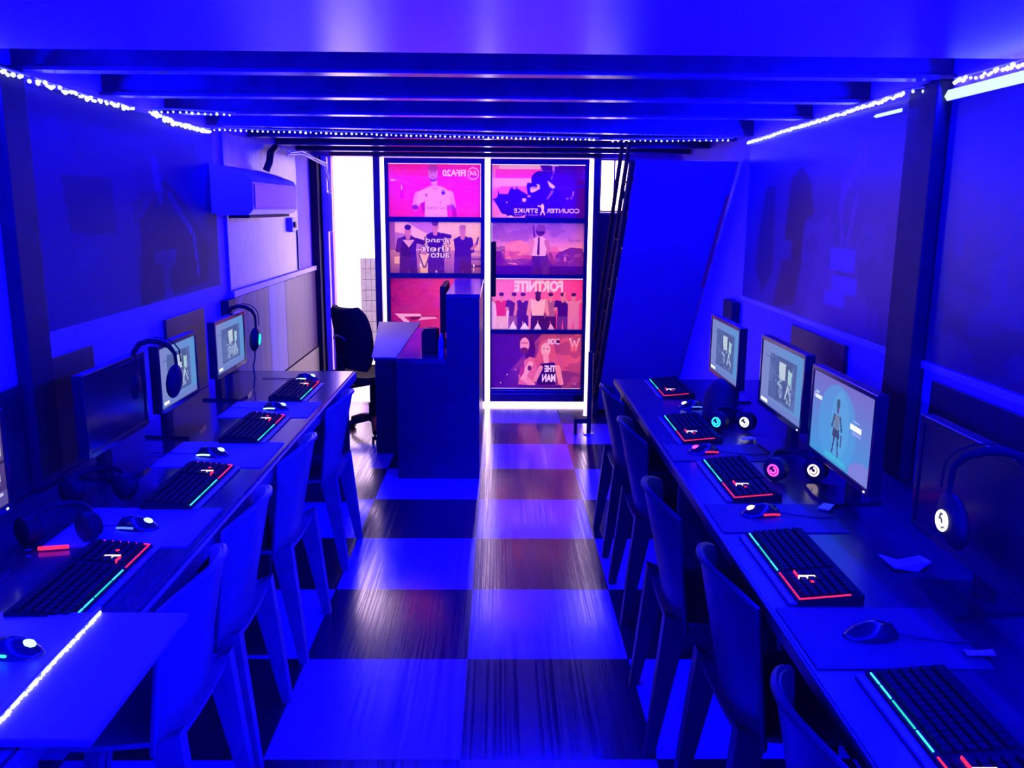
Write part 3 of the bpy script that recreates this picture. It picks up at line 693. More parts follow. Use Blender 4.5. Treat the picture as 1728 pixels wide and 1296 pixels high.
# ------------------------------------------------------------------ led ropes
def along(pts, step):
    out = []
    for a, b in zip(pts[:-1], pts[1:]):
        a, b = Vector(a), Vector(b); n = max(1, int((b - a).length / step))
        out += [a.lerp(b, i / n) for i in range(n)]
    return out
def led(label, pts, step=.022, r=.0075, jit=.006):
    t = thing('led_rope', label, 'led rope', pts[0], group='blue led ropes round the ceiling')
    base = Vector(pts[0])
    MB().tube([Vector(p) - base + Vector((0, 0, .006)) for p in pts], .004, 6).build('carrier_tape', M_white, t)
    mb = MB()
    for p in along(pts, step):
        mb.bead(Vector(p) - base + Vector((random.uniform(-jit, jit), random.uniform(-jit, jit), random.uniform(-jit, jit) - .006)), r * random.uniform(.7, 1.15))
    mb.build('bead_row', E_bead, t)
    return t
led('led rope along the top of the left wall nearest the viewer', [(-1.44, .2, 2.03), (-1.44, 2.3, 2.033), (-1.44, 2.80, 2.028)], .02, .008)
led('led rope above the violet board on the left wall', [(-1.445, 2.84, 2.03), (-1.465, 3.2, 2.025), (-1.47, 3.66, 2.03)], .02, .008)
led('short led rope cutting across the ceiling from the left wall', [(-1.44, 3.72, 2.03), (-1.37, 3.8, 2.038), (-1.25, 3.83, 2.036), (-1.13, 3.87, 2.032)], .024, .0065, .002)
led('sagging led rope joining the left wall and the joist row', [(-1.44, 3.76, 2.03), (-1.46, 4.05, 2.015), (-1.475, 4.35, 2.02), (-1.47, 4.57, 2.025)], .016, .011)
led('long led rope under the ceiling joist, left of the stair', [(-1.47, 4.63, 2.035), (-1.0, 4.75, 2.035), (-.3, 4.90, 2.034), (.555, 5.05, 2.034)], .026, .0065, .002)
led('led rope under the ceiling joist above the stair', [(.64, 5.08, 2.03), (1.0, 5.03, 2.033), (1.30, 4.97, 2.033)], .028, .006, .002)
led('led rope above the flaking violet board on the right wall', [(1.385, 5.0, 2.02), (1.383, 4.4, 2.03), (1.378, 3.8, 2.035), (1.372, 3.3, 2.04), (1.355, 3.02, 2.04)], .014, .0075, .003)
led('led rope end drooping over the double post', [(1.33, 2.98, 2.035), (1.36, 2.9, 2.035), (1.378, 2.86, 2.02)], .03, .0065, .003)
led('led rope above the long white trunking on the right wall', [(1.40, 2.78, 2.045), (1.40, 2.3, 2.046), (1.39, .2, 2.046)], .018, .0075, .005)
led('led rope lying on the white board at lower left', [(-.874, 1.775, .776), (-.870, 1.55, .776), (-.862, 1.34, .776), (-.86, 1.32, .776)], .008, .0055, .002)

def strip_light(name, p0, p1, direction, watts, width=.02):
    p0, p1 = Vector(p0), Vector(p1)
    d = bpy.data.lights.new(name, 'AREA'); d.shape = 'RECTANGLE'
    d.size = (p1 - p0).length; d.size_y = width; d.color = BLUE; d.energy = watts; d.spread = PI
    o = bpy.data.objects.new(name, d); COL.objects.link(o)
    x = (p1 - p0).normalized(); z = -Vector(direction).normalized(); z = (z - x * z.dot(x)).normalized(); y = z.cross(x)
    m = Matrix((x, y, z)).transposed().to_4x4(); m.translation = (p0 + p1) / 2
    o.matrix_world = m
    return o
LW = 60.0
strip_light('led_light', (-1.46, -1.4, 2.02), (-1.46, 4.6, 2.02), (1, 0, -.35), 6.0 * LW, .012)
strip_light('led_light', (1.37, -1.4, 2.02), (1.37, 2.8, 2.02), (-1, 0, -.35), 4.2 * LW, .012)
strip_light('led_light', (1.37, 3.0, 2.02), (1.37, 4.98, 2.02), (-1, 0, -.35), 2.0 * LW, .012)
strip_light('led_light', (-1.45, 4.63, 2.028), (.55, 5.05, 2.028), (0, -.3, -1), 1.0 * LW, .010)
strip_light('led_light', (.65, 5.07, 2.028), (1.3, 4.97, 2.028), (0, -.3, -1), .4 * LW, .010)
strip_light('led_light', (-1.3, YB + .04, 2.0), (1.3, YB + .04, 2.0), (0, 1, -.2), 2.6 * LW, .012)

# ------------------------------------------------------------------ desks
def desk(label, x0, x1, y0, y1, m, gables):
    t = thing('long_desk', label, 'desk', ((x0 + x1) / 2, (y0 + y1) / 2, 0))
    cx, cy = (x0 + x1) / 2, (y0 + y1) / 2
    MB().box(x0 - cx, x1 - cx, y0 - cy, y1 - cy, .722, .75, .004).build('desk_top', m, t)
    s = -1 if x1 < 0 else 1
    front = (x1 - cx) if x1 < 0 else (x0 - cx)
    for y in gables:
        MB().box(x0 - cx + .03, x1 - cx - .03, y - cy - .012, y - cy + .012, 0, .7215).build('side_panel', M_black, t)
    bx = (x0 - cx + .005) if x1 < 0 else (x1 - cx - .02)
    MB().box(bx, bx + .015, y0 - cy + .05, y1 - cy - .05, .3, .7215).build('modesty_panel', M_black, t)
    return t, cx, cy, front
tl, cx, cy, fr = desk('long dark wood desk along the left wall', -1.495, -.81, -.6, 4.76, M_desk_l, (-.5, 1.2, 3.0, 4.72))
MB().box(fr - .004, fr + .012, -.6 - cy, 4.76 - cy, .70, .745, .004).build('edge_rail', M_chair_lt, tl)
tr, cx, cy, fr = desk('long dark desk along the right wall', .625, 1.405, -.6, 4.57, M_desk_r, (-.5, 1.3, 3.0, 4.53))
MB().box(fr - .006, fr + .002, -.6 - cy, 4.57 - cy, .72, .75, .002).build('edge_strip', M_chair_dk, tr)

o = MB().box(-1.12, -.685, 1.316, 1.785, .752, .768, .004).build('white_board', M_tray); tag(o, 'white board lying on the left desk in the lower left corner', 'board')
for x0, x1, y0, y1, lb in ((-1.22, -.835, 2.2, 2.50, 'pale mouse mat on the left desk beyond the nearest keyboard'), (-1.22, -.83, 2.925, 3.25, 'pale mouse mat on the left desk beyond the second keyboard'),
                       (-1.22, -.83, 3.66, 3.96, 'pale mouse mat on the left desk before the farthest keyboard')):
    o = MB().box(0, x1 - x0, 0, y1 - y0, 0, .003, .001).build('mouse_mat', M_pad, None, (x0, y0, .7505)); tag(o, lb, 'mouse mat', 'pale mouse mats on the left desk')
for y0, y1, lb in ((2.31, 2.55, 'dark mouse mat on the right desk before the third keyboard'), (1.57, 1.84, 'dark mouse mat on the right desk before the second keyboard'), (3.02, 3.24, 'dark mouse mat on the right desk under the red-lit mouse')):
    o = MB().box(0, .36, 0, y1 - y0, 0, .003, .001).build('mouse_mat', M_pad_dk, None, (.638, y0, .7505)); tag(o, lb, 'mouse mat', 'dark mouse mats on the right desk')

# ------------------------------------------------------------------ keyboards (user sits at local +x, user's right is +y)
def keyboard(lb, x, y, rz, first=[None]):
    if first[0] is not None:
        return dup(first[0], (x, y, .7505), rz, lb)
    t = thing('keyboard', lb, 'keyboard', (x, y, .7505), rz, 'lit gaming keyboards')
    D, W = .155, .43
    z = lambda q: .012 + .014 * (D / 2 - q) / D
    mb = MB(); mb.prism([(-D / 2, 0), (D / 2, 0), (D / 2, .012), (-D / 2, .026)], 'y', -W / 2, W / 2)
    # prism on axis y takes (x,z) pairs
    mb.build('case', M_keys, t)
    mb = MB()
    pitch = .0187
    for r in range(6):
        qx = -D / 2 + .022 + r * .0205 + (.004 if r else 0)
        y0 = -W / 2 + .01
        for c in range(22):
            if 14 < c + .5 < 15.2 or (r == 5 and c in (4, 5, 6, 7, 8)) : continue
            yy = y0 + c * pitch
            mb.box(qx - .0075, qx + .0075, yy + .001, yy + pitch - .002, z(qx), z(qx) + .008, 0)
        if r == 5: mb.box(qx - .0075, qx + .0075, y0 + 4 * pitch + .001, y0 + 9 * pitch - .002, z(qx), z(qx) + .008)
    mb.hexa([(-D / 2 + .012, -W / 2 + .008, z(-D / 2 + .012)), (D / 2 - .022, -W / 2 + .008, z(D / 2 - .022)), (D / 2 - .022, W / 2 - .008, z(D / 2 - .022)), (-D / 2 + .012, W / 2 - .008, z(-D / 2 + .012))], [(-D / 2 + .012, -W / 2 + .008, z(-D / 2 + .012) + .0015), (D / 2 - .022, -W / 2 + .008, z(D / 2 - .022) + .0015), (D / 2 - .022, W / 2 - .008, z(D / 2 - .022) + .0015), (-D / 2 + .012, W / 2 - .008, z(-D / 2 + .012) + .0015)])
    mb.build('key_field', M_keys, t)
    # front light bar: cyan to red
    xs = D / 2 - .006
    cuts = [(-.205, -.165, E_cyan), (-.16, -.115, E_cyan), (-.108, -.02, E_teal), (-.014, .045, E_cyan), (.06, .10, E_red), (.105, .15, E_red), (.155, .207, E_red)]
    for a, b, m in cuts: MB().box(xs - .002, xs + .001, a, b, .0122, .0148).build('front_light', m, t)
    xa, xb = D / 2 - .005, -D / 2 + .03
    MB().hexa([(xb, .2085, z(xb)), (xa, .2085, z(xa)), (xa, .2115, z(xa)), (xb, .2115, z(xb))],
              [(xb, .2085, z(xb) + .0025), (xa, .2085, z(xa) + .0025), (xa, .2115, z(xa) + .0025), (xb, .2115, z(xb) + .0025)]).build('end_light', E_red, t)
    q = .018
    MB().box(q - .018, q + .022, .105, .109, z(q) + .001, z(q) + .0098).build('cluster_light', E_pinkw, t)
    MB().box(q + .0215, q + .0245, .075, .104, z(q) + .001, z(q) + .0095).build('cluster_light', E_red, t)
    MB().box(q - .004, q + .004, .135, .145, z(q) + .008, z(q) + .0095).build('lock_light', E_red, t)
    MB().box(-D / 2 + .016, -D / 2 + .022, .15, .165, z(-D / 2) - .0004, z(-D / 2) + .0022).build('lock_light', E_red, t)
    # wrist rail
    MB().box(D / 2, D / 2 + .02, -W / 2, W / 2, 0, .007, .002).build('front_lip', M_chair_lt, t)
    first[0] = t
    return t
for (y, lb) in ((1.975, 'lit keyboard on the left desk nearest the viewer'), (2.70, 'lit keyboard on the left desk, second from the viewer'), (3.445, 'lit keyboard on the left desk, second from the far end'), (4.175, 'lit keyboard at the far end of the left desk')):
    keyboard(lb, -1.0, y, 0)
for (x, y, lb) in ((.80, 1.33, 'lit keyboard on the right desk in the lower right corner'), (.772, 2.07, 'lit keyboard on the right desk, second from the viewer'), (.812, 2.79, 'lit keyboard on the right desk before the magenta headset'), (.795, 3.465, 'lit keyboard on the right desk before the cyan headset'), (.87, 4.29, 'lit keyboard at the far end of the right desk')):
    keyboard(lb, x, y, PI)

# ------------------------------------------------------------------ mice
def mouse(lb, x, y, rz, glow, z=.7538):
    t = thing('mouse', lb, 'mouse', (x, y, z), rz, 'lit computer mice')
    mb = MB(); r = bmesh.ops.create_uvsphere(mb.bm, u_segments=18, v_segments=12, radius=1)
    for v in r['verts']:
        px, py, pz = v.co
        v.co = Vector((px * .06, py * (.031 + .004 * px), max(0, pz) * (.036 - .008 * px * px - .010 * px)))
    mb.build('shell', M_bezel, t, None, True)
    MB().cyl((-.036, -.004, .024), (-.036, .004, .024), .009, n=14).build('scroll_wheel', M_plastic, t)
    if glow is not None:
        g1, g2 = glow
        mb = MB(); mb.ell((.028, 0, .021), (.016, .012, .010), 10, 6); mb.build('logo_light', g1, t, None, True)
        for s in (-1, 1):
            mb = MB(); mb.tube([(-.052, s * .016, .007), (-.03, s * .028, .012), (.0, s * .032, .012)], .003, 6); mb.build('side_light', g2, t)
    mb = MB(); mb.tube([(-.058, 0, .008), (-.10, .01, .004), (-.17, .03, .003), (-.24, .02, .003)], .002, 5); mb.build('lead', M_lead, t)
    return t
mouse('cyan-lit mouse on the white board at lower left', -.965, 1.60, 0, (E_icy, E_cyan2), .7685)
mouse('mouse on the pale mat beyond the nearest left keyboard', -1.02, 2.33, 0, (E_icy, E_blue))
mouse('icy-lit mouse on the mat beyond the second left keyboard', -1.045, 3.06, 0, (E_icy, E_icy))
mouse('icy-lit mouse on the mat before the farthest left keyboard', -1.0, 3.80, 0, (E_icy, E_icy))
mouse('icy-lit mouse at the far end of the left desk', -1.015, 4.50, 0, (E_icy, E_icy), .7505)
mouse('unlit mouse before the nearest right keyboards', .80, 1.70, PI, None)
mouse('orange-white lit mouse on the right desk, second from the viewer', .785, 2.45, PI, (E_pinkw, E_red))
mouse('red-lit mouse on the right desk', .768, 3.12, PI, (E_mag, E_red))
mouse('blue-lit mouse at the far end of the right desk', .885, 3.88, PI, (E_white, E_blue), .7505)

# ------------------------------------------------------------------ monitors (screen faces local +x, viewer's right is +y)
def client_screen(seed, flip=False):
    p = Pic(1.0, .56, 96, 54, (118, 140, 205)); p.grad((128, 135, 205), (92, 150, 215), 0, 1, 'u'); p.grad((130, 150, 215), (110, 130, 205), 0, 1, mask=(p.V > .88))
    p.rect(.2, .14, .84, .86, (96, 112, 178)).cloud((78, 92, 160), .6, seed, 7, .55, (.2, .14, .84, .86))
    for k in range(11): p.rect(.08 + .03 * (k % 3), .22 + .055 * k, .34 + .04 * (k % 2), .232 + .055 * k, (74, 92, 156), .7)
    p.rect(.4, .14, .74, .82, (72, 84, 146), .55)
    p.poly([(.44, .22), (.60, .22), (.60, .46), (.47, .5), (.44, .36)], (190, 205, 225)).poly([(.66, .28), (.75, .3), (.73, .52), (.66, .48)], (165, 205, 215)).ell(.62, .34, .03, .14, (80, 92, 140))
    p.cap(.62, .72, .67, .52, .022, (190, 205, 225)).cap(.67, .52, .74, .72, .022, (170, 190, 220)).cap(.43, .56, .52, .6, .03, (150, 170, 215)).ell(.5, .68, .05, .07, (120, 130, 195)).cloud((160, 180, 220), .6, seed + 3, 12, .66, (.36, .45, .76, .8))
    p.rect(.06, .9, .2, .96, (255, 255, 255)) if not flip else p.rect(.02, .92, .2, .985, (255, 255, 255))
    return p
def game_screen():
    p = Pic(1.0, .56, 110, 62, (92, 130, 215)); p.grad((120, 110, 205), (70, 150, 225), 0, 1); p.ell(.45, .55, .32, .5, (80, 160, 230), .6); p.ell(.9, .98, .22, .2, (150, 120, 220), .6); p.ell(.5, .5, .15, .4, (100, 175, 235), .4)
    bd = (62, 72, 128)
    p.cap(.435, .62, .40, .88, .024, bd, .016).cap(.475, .62, .50, .90, .024, bd, .016).poly([(.40, .56), (.50, .56), (.51, .68), (.385, .68)], bd).poly([(.405, .40), (.50, .40), (.485, .58), (.415, .58)], (110, 130, 170)).cap(.405, .42, .375, .56, .02, bd).cap(.5, .42, .535, .56, .02, bd).ell(.455, .34, .018, .05, (96, 84, 140)).ell(.455, .27, .03, .06, (66, 92, 140)).rect(.53, .62, .545, .75, bd)
    p.poly([(.3, .90), (.6, .90), (.66, .97), (.27, .97)], (70, 190, 225), .7)
    p.rect(.05, .29, .16, .34, (235, 240, 255)).rect(.05, .25, .11, .275, (180, 195, 240)).rect(.02, .28, .035, .34, (200, 180, 240)).rect(.66, .40, .84, .46, (250, 252, 255)).rect(.70, .36, .8, .375, (150, 180, 235)).rect(.7, .49, .84, .51, (150, 160, 240))
    return p
def photo_screen():
    p = Pic(1.0, .56, 96, 54, (70, 60, 130)); p.grad((110, 90, 160), (60, 40, 120), .0, 1); p.rect(.7, .08, 1, .16, (120, 100, 170)); p.poly([(.6, .22), (.97, .18), (.985, .45), (.6, .55)], (170, 190, 200)).poly([(.8, .22), (.93, .2), (.92, .42), (.84, .4)], (225, 225, 205)).rect(.6, .5, 1, .53, (50, 40, 90))
    p.ell(.82, .68, .13, .15, (200, 190, 200)).ell(.84, .7, .07, .09, (120, 100, 150)).ell(.9, .62, .04, .06, (240, 225, 220)).ell(.78, .78, .06, .05, (225, 170, 160)).ell(.8, .62, .02, .04, (40, 30, 80)).ell(.72, .7, .04, .05, (50, 40, 100)).rect(0, .84, 1, 1, (90, 80, 160)).rect(.80, .88, .86, .92, (225, 220, 250)).rect(.90, .86, .96, .885, (200, 190, 240))
    return p
def monitor(lb, x, y, zc, rz, sw, sh, pic, tilt=0.0, led_col=None, b=.016):
    t = thing('monitor', lb, 'monitor', (x, y, .7505), rz, 'computer monitors on the two desks')
    zc -= .7505; hw, hh = sw / 2, sh / 2
    mb = MB()
    mb.box(-.03, .006, -hw - b, -hw, zc - hh - b, zc + hh + b, .002).box(-.03, .006, hw, hw + b, zc - hh - b, zc + hh + b, .002)
    mb.box(-.03, .006, -hw, hw, zc + hh, zc + hh + b, .002).box(-.03, .006, -hw, hw, zc - hh - b * 1.25, zc - hh, .002)
    mb.box(-.032, -.004, -hw - .002, hw + .002, zc - hh - .002, zc + hh + .002)
    bz = mb.build('bezel', M_bezel, t)
    MB().box(-.06, -.0325, -hw * .6, hw * .6, zc - hh * .6, zc + hh * .5, .01).build('rear_housing', M_plastic, t)
    if pic is None: MB().box(-.0035, .001, -hw, hw, zc - hh, zc + hh).build('screen', M_bezel, t)
    else:
        pic.w, pic.h = sw, sh
        pic.mesh('screen', P_screen, lambda a, c: (.001, a - hw, c - hh + zc), t)
    MB().box(-.075, -.045, -.03, .03, .008, zc, .004).build('stand_neck', M_plastic, t)
    MB().prism([(-.12, -.08), (.06, -.10), (.07, 0), (.06, .10), (-.12, .08)], 'z', 0, .01).build('stand_foot', M_bezel, t)
    if led_col: MB().box(.006, .0075, hw - .02, hw - .012, zc - hh - .013, zc - hh - .008).build('power_light', led_col, bz)
    return t
monitor('monitor at the left picture edge showing a still photo', -1.285, 1.955, 1.0, 0, .445, .235, photo_screen(), led_col=E_white)
monitor('switched-off black monitor on the left desk with headset hooked over its corner', -1.285, 2.86, 1.0, 0, .44, .235, None)
monitor('lit monitor on the left desk half covered by a hanging headset', -1.275, 3.40, 1.005, 0, .385, .228, client_screen(81))
monitor('lit monitor at the far end of the left desk beside green headset', -1.275, 4.075, 1.01, 0, .425, .226, client_screen(84))
monitor('switched-off black monitor nearest on the right desk', 1.085, 1.885, .995, PI, .475, .262, None)
monitor('bright blue monitor on the right desk showing a standing figure', 1.075, 2.632, .987, PI, .484, .268, game_screen(), led_col=E_white)
monitor('lit monitor on the right desk, second from the far end', 1.075, 3.22, 1.012, PI, .485, .25, client_screen(87, True), led_col=E_white)
monitor('lit monitor at the far end of the right desk by the stair', 1.075, 4.065, .990, PI, .50, .252, client_screen(90, True))

# ------------------------------------------------------------------ headsets
def cup(mb, c, ax, r=.043, th=.03):
    c = Vector(c); ax = Vector(ax).normalized()
    mb.cyl(c - ax * th * .5, c + ax * th * .35, r, r * .98, 20); mb.cyl(c + ax * th * .35, c + ax * th * .55, r * .95, r * .7, 20)
    return mb
def ring_light(c, ax, m, par, r=.02, name='ring_light'):
    c = Vector(c); ax = Vector(ax).normalized()
    a = Vector((0, 0, 1)) if abs(ax.z) < .9 else Vector((1, 0, 0)); x = ax.cross(a).normalized(); y = ax.cross(x)
    mb = MB()
    mb.tube([c + (x * math.cos(k * PI / 9) + y * math.sin(k * PI / 9)) * r for k in range(18)], .0032, 6, True)
    mb.tube([c + (x * math.cos(k * PI / 6) + y * math.sin(k * PI / 6)) * r * .5 for k in range(10)], .003, 6)
    mb.build(name, m, par)
def lying_headset(lb, x, y, rz, m1, m2, gap=.075, ax=(-.70, -.714, 0)):
    t = thing('headset', lb, 'headset', (x, y, .7505), rz, 'gaming headsets on the desks')
    for s, m in ((-1, m1), (1, m2)):
        c = (s * gap, 0, .0435)
        o = cup(MB(), c, ax, .040).build('ear_cup', M_plastic, t, None, True)
        MB().cyl((s * gap - .0155 * ax[0], -.0155 * ax[1], .0435), (s * gap - .03 * ax[0], -.03 * ax[1], .0435), .036, .032, 18).build('ear_cushion', M_fabric, o, None, True)
        if m is not None: ring_light((s * gap + .018 * ax[0], .018 * ax[1], .0435), ax, m, o, .018)
    pts = [(-gap * math.cos(PI * k / 14) * 1.12, 0.012 + .11 * math.sin(PI * k / 14), .055 + .02 * math.sin(PI * k / 14)) for k in range(15)]
    MB().tube(pts, .008, 8).build('head_band', M_plastic, t, None, True)
    return t
lying_headset('headset on the right desk with one cyan and one white lit cup', .962, 3.45, 0, E_cyan2, E_white, .058)
lying_headset('headset on the right desk with magenta and pink-white lit cups', 1.0, 2.785, 0, E_mag, E_pinkw, .068)
lying_headset('dark unlit headset on the left desk by the second keyboard', -1.235, 2.56, .3, None, None)
t = lying_headset('headset with a red glow on the left desk by the nearest keyboard', -1.19, 2.22, .2, None, None)
MB().box(-.035, .04, -.05, -.042, .004, .013, .001).build('glow_bar', E_red, t)
MB().box(-.065, -.05, -.05, -.046, .006, .010).build('badge', M_steel, t)

def hung_headset(lb, x, y, z, rz, m, sg, dz=.01):
    """hooked over a monitor corner; local +x points away from the screen; sg sets which way the cup leans"""
    t = thing('headset', lb, 'headset', (x, y, z), rz, 'gaming headsets hung on monitors')
    tilt = Matrix.Rotation(.7 * sg, 3, 'X')
    mb = MB(); mb.ell((0, 0, 0), (.024, .047, .065), 20, 14, tilt); ec = mb.build('ear_cup', M_plastic, t, None, True)
    mb = MB(); mb.ell((-.125, -.05 * -sg, -.01), (.020, .04, .055), 18, 12, tilt); mb.build('ear_cup', M_plastic, t, None, True)
    path = [(0, .03, .052), (0, .022, .085), (-.008, -.005, .115), (-.028, -.035, .135), (-.058, -.055, .142), (-.09, -.06, .132), (-.115, -.055, .10), (-.123, -.045, .045)]
    band = [(p[0], p[1] * -sg, p[2] + (dz if 0 < i < 7 else 0)) for i, p in enumerate(path)]
    MB().tube(band, [.006, .007, .009, .010, .010, .010, .009, .006], 8).build('head_band', M_fabric, t, None, True)
    MB().tube([(p[0] + .013, p[1] + .010 * -sg, p[2] + .012) for p in band[:5]], .0025, 6).build('slider_wire', M_plastic, t, None, True)
    if m is not None: ring_light((.025, 0, 0), (1, 0, 0), m, ec, .021)
    return t
hung_headset('black headset hooked over the dark monitor corner in front of a lit screen', -1.168, 3.068, 1.03, 0, None, -1, .012)
g = hung_headset('green-lit headset hooked over the farthest left monitor', -1.225, 4.31, .995, 0, None, -1, .03)
mb = MB(); mb.ell((.0225, .004, 0), (.006, .017, .030), 16, 10, Matrix.Rotation(-.5, 3, 'X')); mb.build('cup_light', E_green, g, None, True)
MB().tube([(0, -.01, -.05), (.005, -.03, -.09), (-.005, -.035, -.13), (.004, -.05, -.18), (.0, -.06, -.24)], .004, 6).build('lead', M_lead, g, None, True)
hung_headset('white-lit headset hooked over the nearest right monitor', .985, 1.765, .993, PI, E_white, 1, .03)

# black bundle in front of the farthest right monitor
mb = MB(); mb.ell((0, 0, 0), (.072, .135, .165), 32, 20)
for v in mb.bm.verts: v.co.z = max(v.co.z, 0); v.co.z *= 1 + .05 * math.sin(v.co.y * 22 + 1.0); v.co.x += .004 * math.sin(v.co.y * 40 + v.co.z * 30)
o = mb.build('cloth_bundle', M_bag, None, (.975, 3.705, .7505), True); tag(o, 'black soft bundle between the two farthest right monitors', 'bundle')
# small scraps on the right desk
def scrap(lb, x, y, pts, rz):
    mb = MB(); mb.prism(pts, 'z', 0, .003)
    for v in mb.bm.verts: v.co.z += .012 * abs(math.sin(v.co.x * 40))
    o = mb.build('paper_scrap', M_paper, None, (x, y, .7505), False, rz); tag(o, lb, 'paper scrap', 'paper scraps on the right desk')
scrap('white paper scrap on the right desk under the near dark monitor', 1.06, 2.09, [(-.06, -.03), (.0, -.045), (.055, -.02), (.05, .02), (-.02, .012), (-.05, .05)], .2)
scrap('white paper scrap at the right picture edge beyond the near keyboard', .985, 1.62, [(-.025, -.012), (.03, -.015), (.035, .006), (0, .02), (-.02, .014)], 0)
scrap('small white scrap on the right desk near the cyan headset', .985, 3.30, [(-.03, -.015), (.03, -.018), (.028, .014), (-.02, .02)], .4)
scrap('small white scrap on the right desk near the magenta headset', 1.0, 2.50, [(-.03, -.015), (.03, -.018), (.028, .014), (-.02, .02)], 1.0)

# ------------------------------------------------------------------ moulded chairs (facing local +x)
def make_chair(lb, loc, rz, m, group):
    t = thing('plastic_chair', lb, 'chair', loc, rz, group)
    def back(u, v):
        y = (u - .5) * 2
        top = .80 - .045 * abs(y) ** 2.6
        z = .40 + (top - .40) * v
        hw = .20 - .01 * v ** 2
        return (-.165 - .085 * v + (.03 + .05 * v) * y * y, y * hw, z)
    bkp = MB().shell(back, 12, 8, .012).build('backrest', m, t, None, True)
    def seat(u, v):
        y = (u - .5) * 2; x = -.19 + .43 * v
        return (x, y * (.20 + .02 * v), .425 + .018 * y * y - .012 * math.sin(v * PI) - (.03 * (v - .85) / .15 if v > .85 else 0))
    MB().shell(seat, 10, 10, .012).build('seat', m, t, None, True)
    for s in (-1, 1):
        MB().hexa([(-.245, s * .215, 0), (-.215, s * .215, 0), (-.215, s * .18, 0), (-.245, s * .18, 0)],
                  [(-.20, s * .205, .46), (-.13, s * .205, .43), (-.13, s * .165, .42), (-.20, s * .165, .46)]).build('rear_leg', m, t)
        MB().hexa([(.205, s * .225, 0), (.235, s * .225, 0), (.235, s * .19, 0), (.205, s * .19, 0)],
                  [(.14, s * .205, .425), (.215, s * .205, .415), (.215, s * .165, .405), (.14, s * .165, .415)]).build('front_leg', m, t)
    rim = [back(k / 14, 1) for k in range(15)]
    rim = [back(0, v / 6) for v in range(6)] + rim + [back(1, 1 - v / 6) for v in range(1, 7)]
    MB().tube(rim, .008, 6).build('rim', m, bkp, None, True)
    return t
GR = 'dark plastic chairs along the right desk'; GL = 'grey plastic chairs along the left desk'
c0 = make_chair('dark plastic chair at the right desk nearest the viewer', (.75, 1.38, 0), 0, M_chair_dk, GR)
for x, y, rz, lb in ((.755, 2.02, .03, 'dark plastic chair at the right desk, second from the viewer'), (.705, 2.585, -.03, 'dark plastic chair at the right desk pulled out most, middle of the row'), (.74, 3.43, .0, 'dark plastic chair at the right desk, second from the stair'), (.745, 4.12, .0, 'dark plastic chair at the right desk closest to the stair')):
    dup(c0, (x, y, 0), rz, lb)
c1 = make_chair('grey plastic chair at the left desk nearest the viewer', (-.93, 2.0, 0), PI, M_chair_lt, GL)
for x, y, rz, lb in ((-.94, 2.48, PI + .02, 'grey plastic chair at the left desk, second from the viewer'), (-.94, 3.14, PI - .02, 'grey plastic chair at the left desk, second from the far end'), (-.935, 3.96, PI, 'grey plastic chair at the far end of the left desk')):
    dup(c1, (x, y, 0), rz, lb)

# ------------------------------------------------------------------ reception counter
counter = t = thing('reception_counter', 'dark reception counter with a raised front in front of the doors', 'counter', (-.37, 5.72, 0))
MB().box(-.25, .05, -.575, .80, 0, .72).build('low_cabinet', M_counter, t)
MB().box(-.252, .049, -.576, .80, .7205, .755, .003).build('low_top', M_top, t)
MB().box(.0505, .25, -.575, .55, 0, 1.118).build('raised_front', M_counter, t)
MB().box(.05, .254, -.578, .56, 1.1185, 1.145, .003).build('raised_top', M_top, t)
o = thing('display_panel', 'thin dark monitor standing on the counter behind the raised front', 'monitor', (-.36, 5.62, .7555))
MB().box(-.05, .02, -.02, .30, .0, .012, .003).build('foot', M_plastic, o); MB().box(-.025, -.005, .1, .18, .012, .3).build('neck', M_plastic, o)
MB().box(-.02, .015, -.1, .38, .10, .40, .006).build('case', M_plastic, o)
t = thing('receipt_printer', 'boxy black printer on the low counter top', 'printer', (-.43, 5.42, .7555))
MB().box(-.055, .045, -.08, .08, 0, .14, .008).build('case', M_plastic, t); MB().box(-.04, .03, -.05, .03, .1405, .15, .003).build('lid', M_bezel, t)
t = thing('bottle', 'small blue bottle standing on the low counter beside the raised front', 'bottle', (-.355, 5.24, .7555))
MB().cyl((0, 0, 0), (0, 0, .1), .018, n=16).cyl((0, 0, .1), (0, 0, .12), .018, .008).build('body', M_bottle, t, None, True); MB().cyl((0, 0, .1205), (0, 0, .14), .009).build('cap', M_white, t)
q = [(-.39, -.55), (-.2525, -.55), (-.2525, 1.08), (-.57, 1.08)]
fl = MB().prism(q, 'z', .735, .7545).build('side_leaf', M_black, counter)
MB().box(-.46, -.2525, -.02, 0, 0, .7345).build('leaf_support', M_black, fl)
q = [(-.05, -.785), (.097, -.785), (.097, .855), (-.23, .855)]
o = MB().prism(q, 'z', .755, .76).build('table_cloth', M_blue_cloth, None, (-.72, 5.95, 0)); tag(o, 'pale cloth laid over the side leaf of the counter by the office chair', 'cloth')

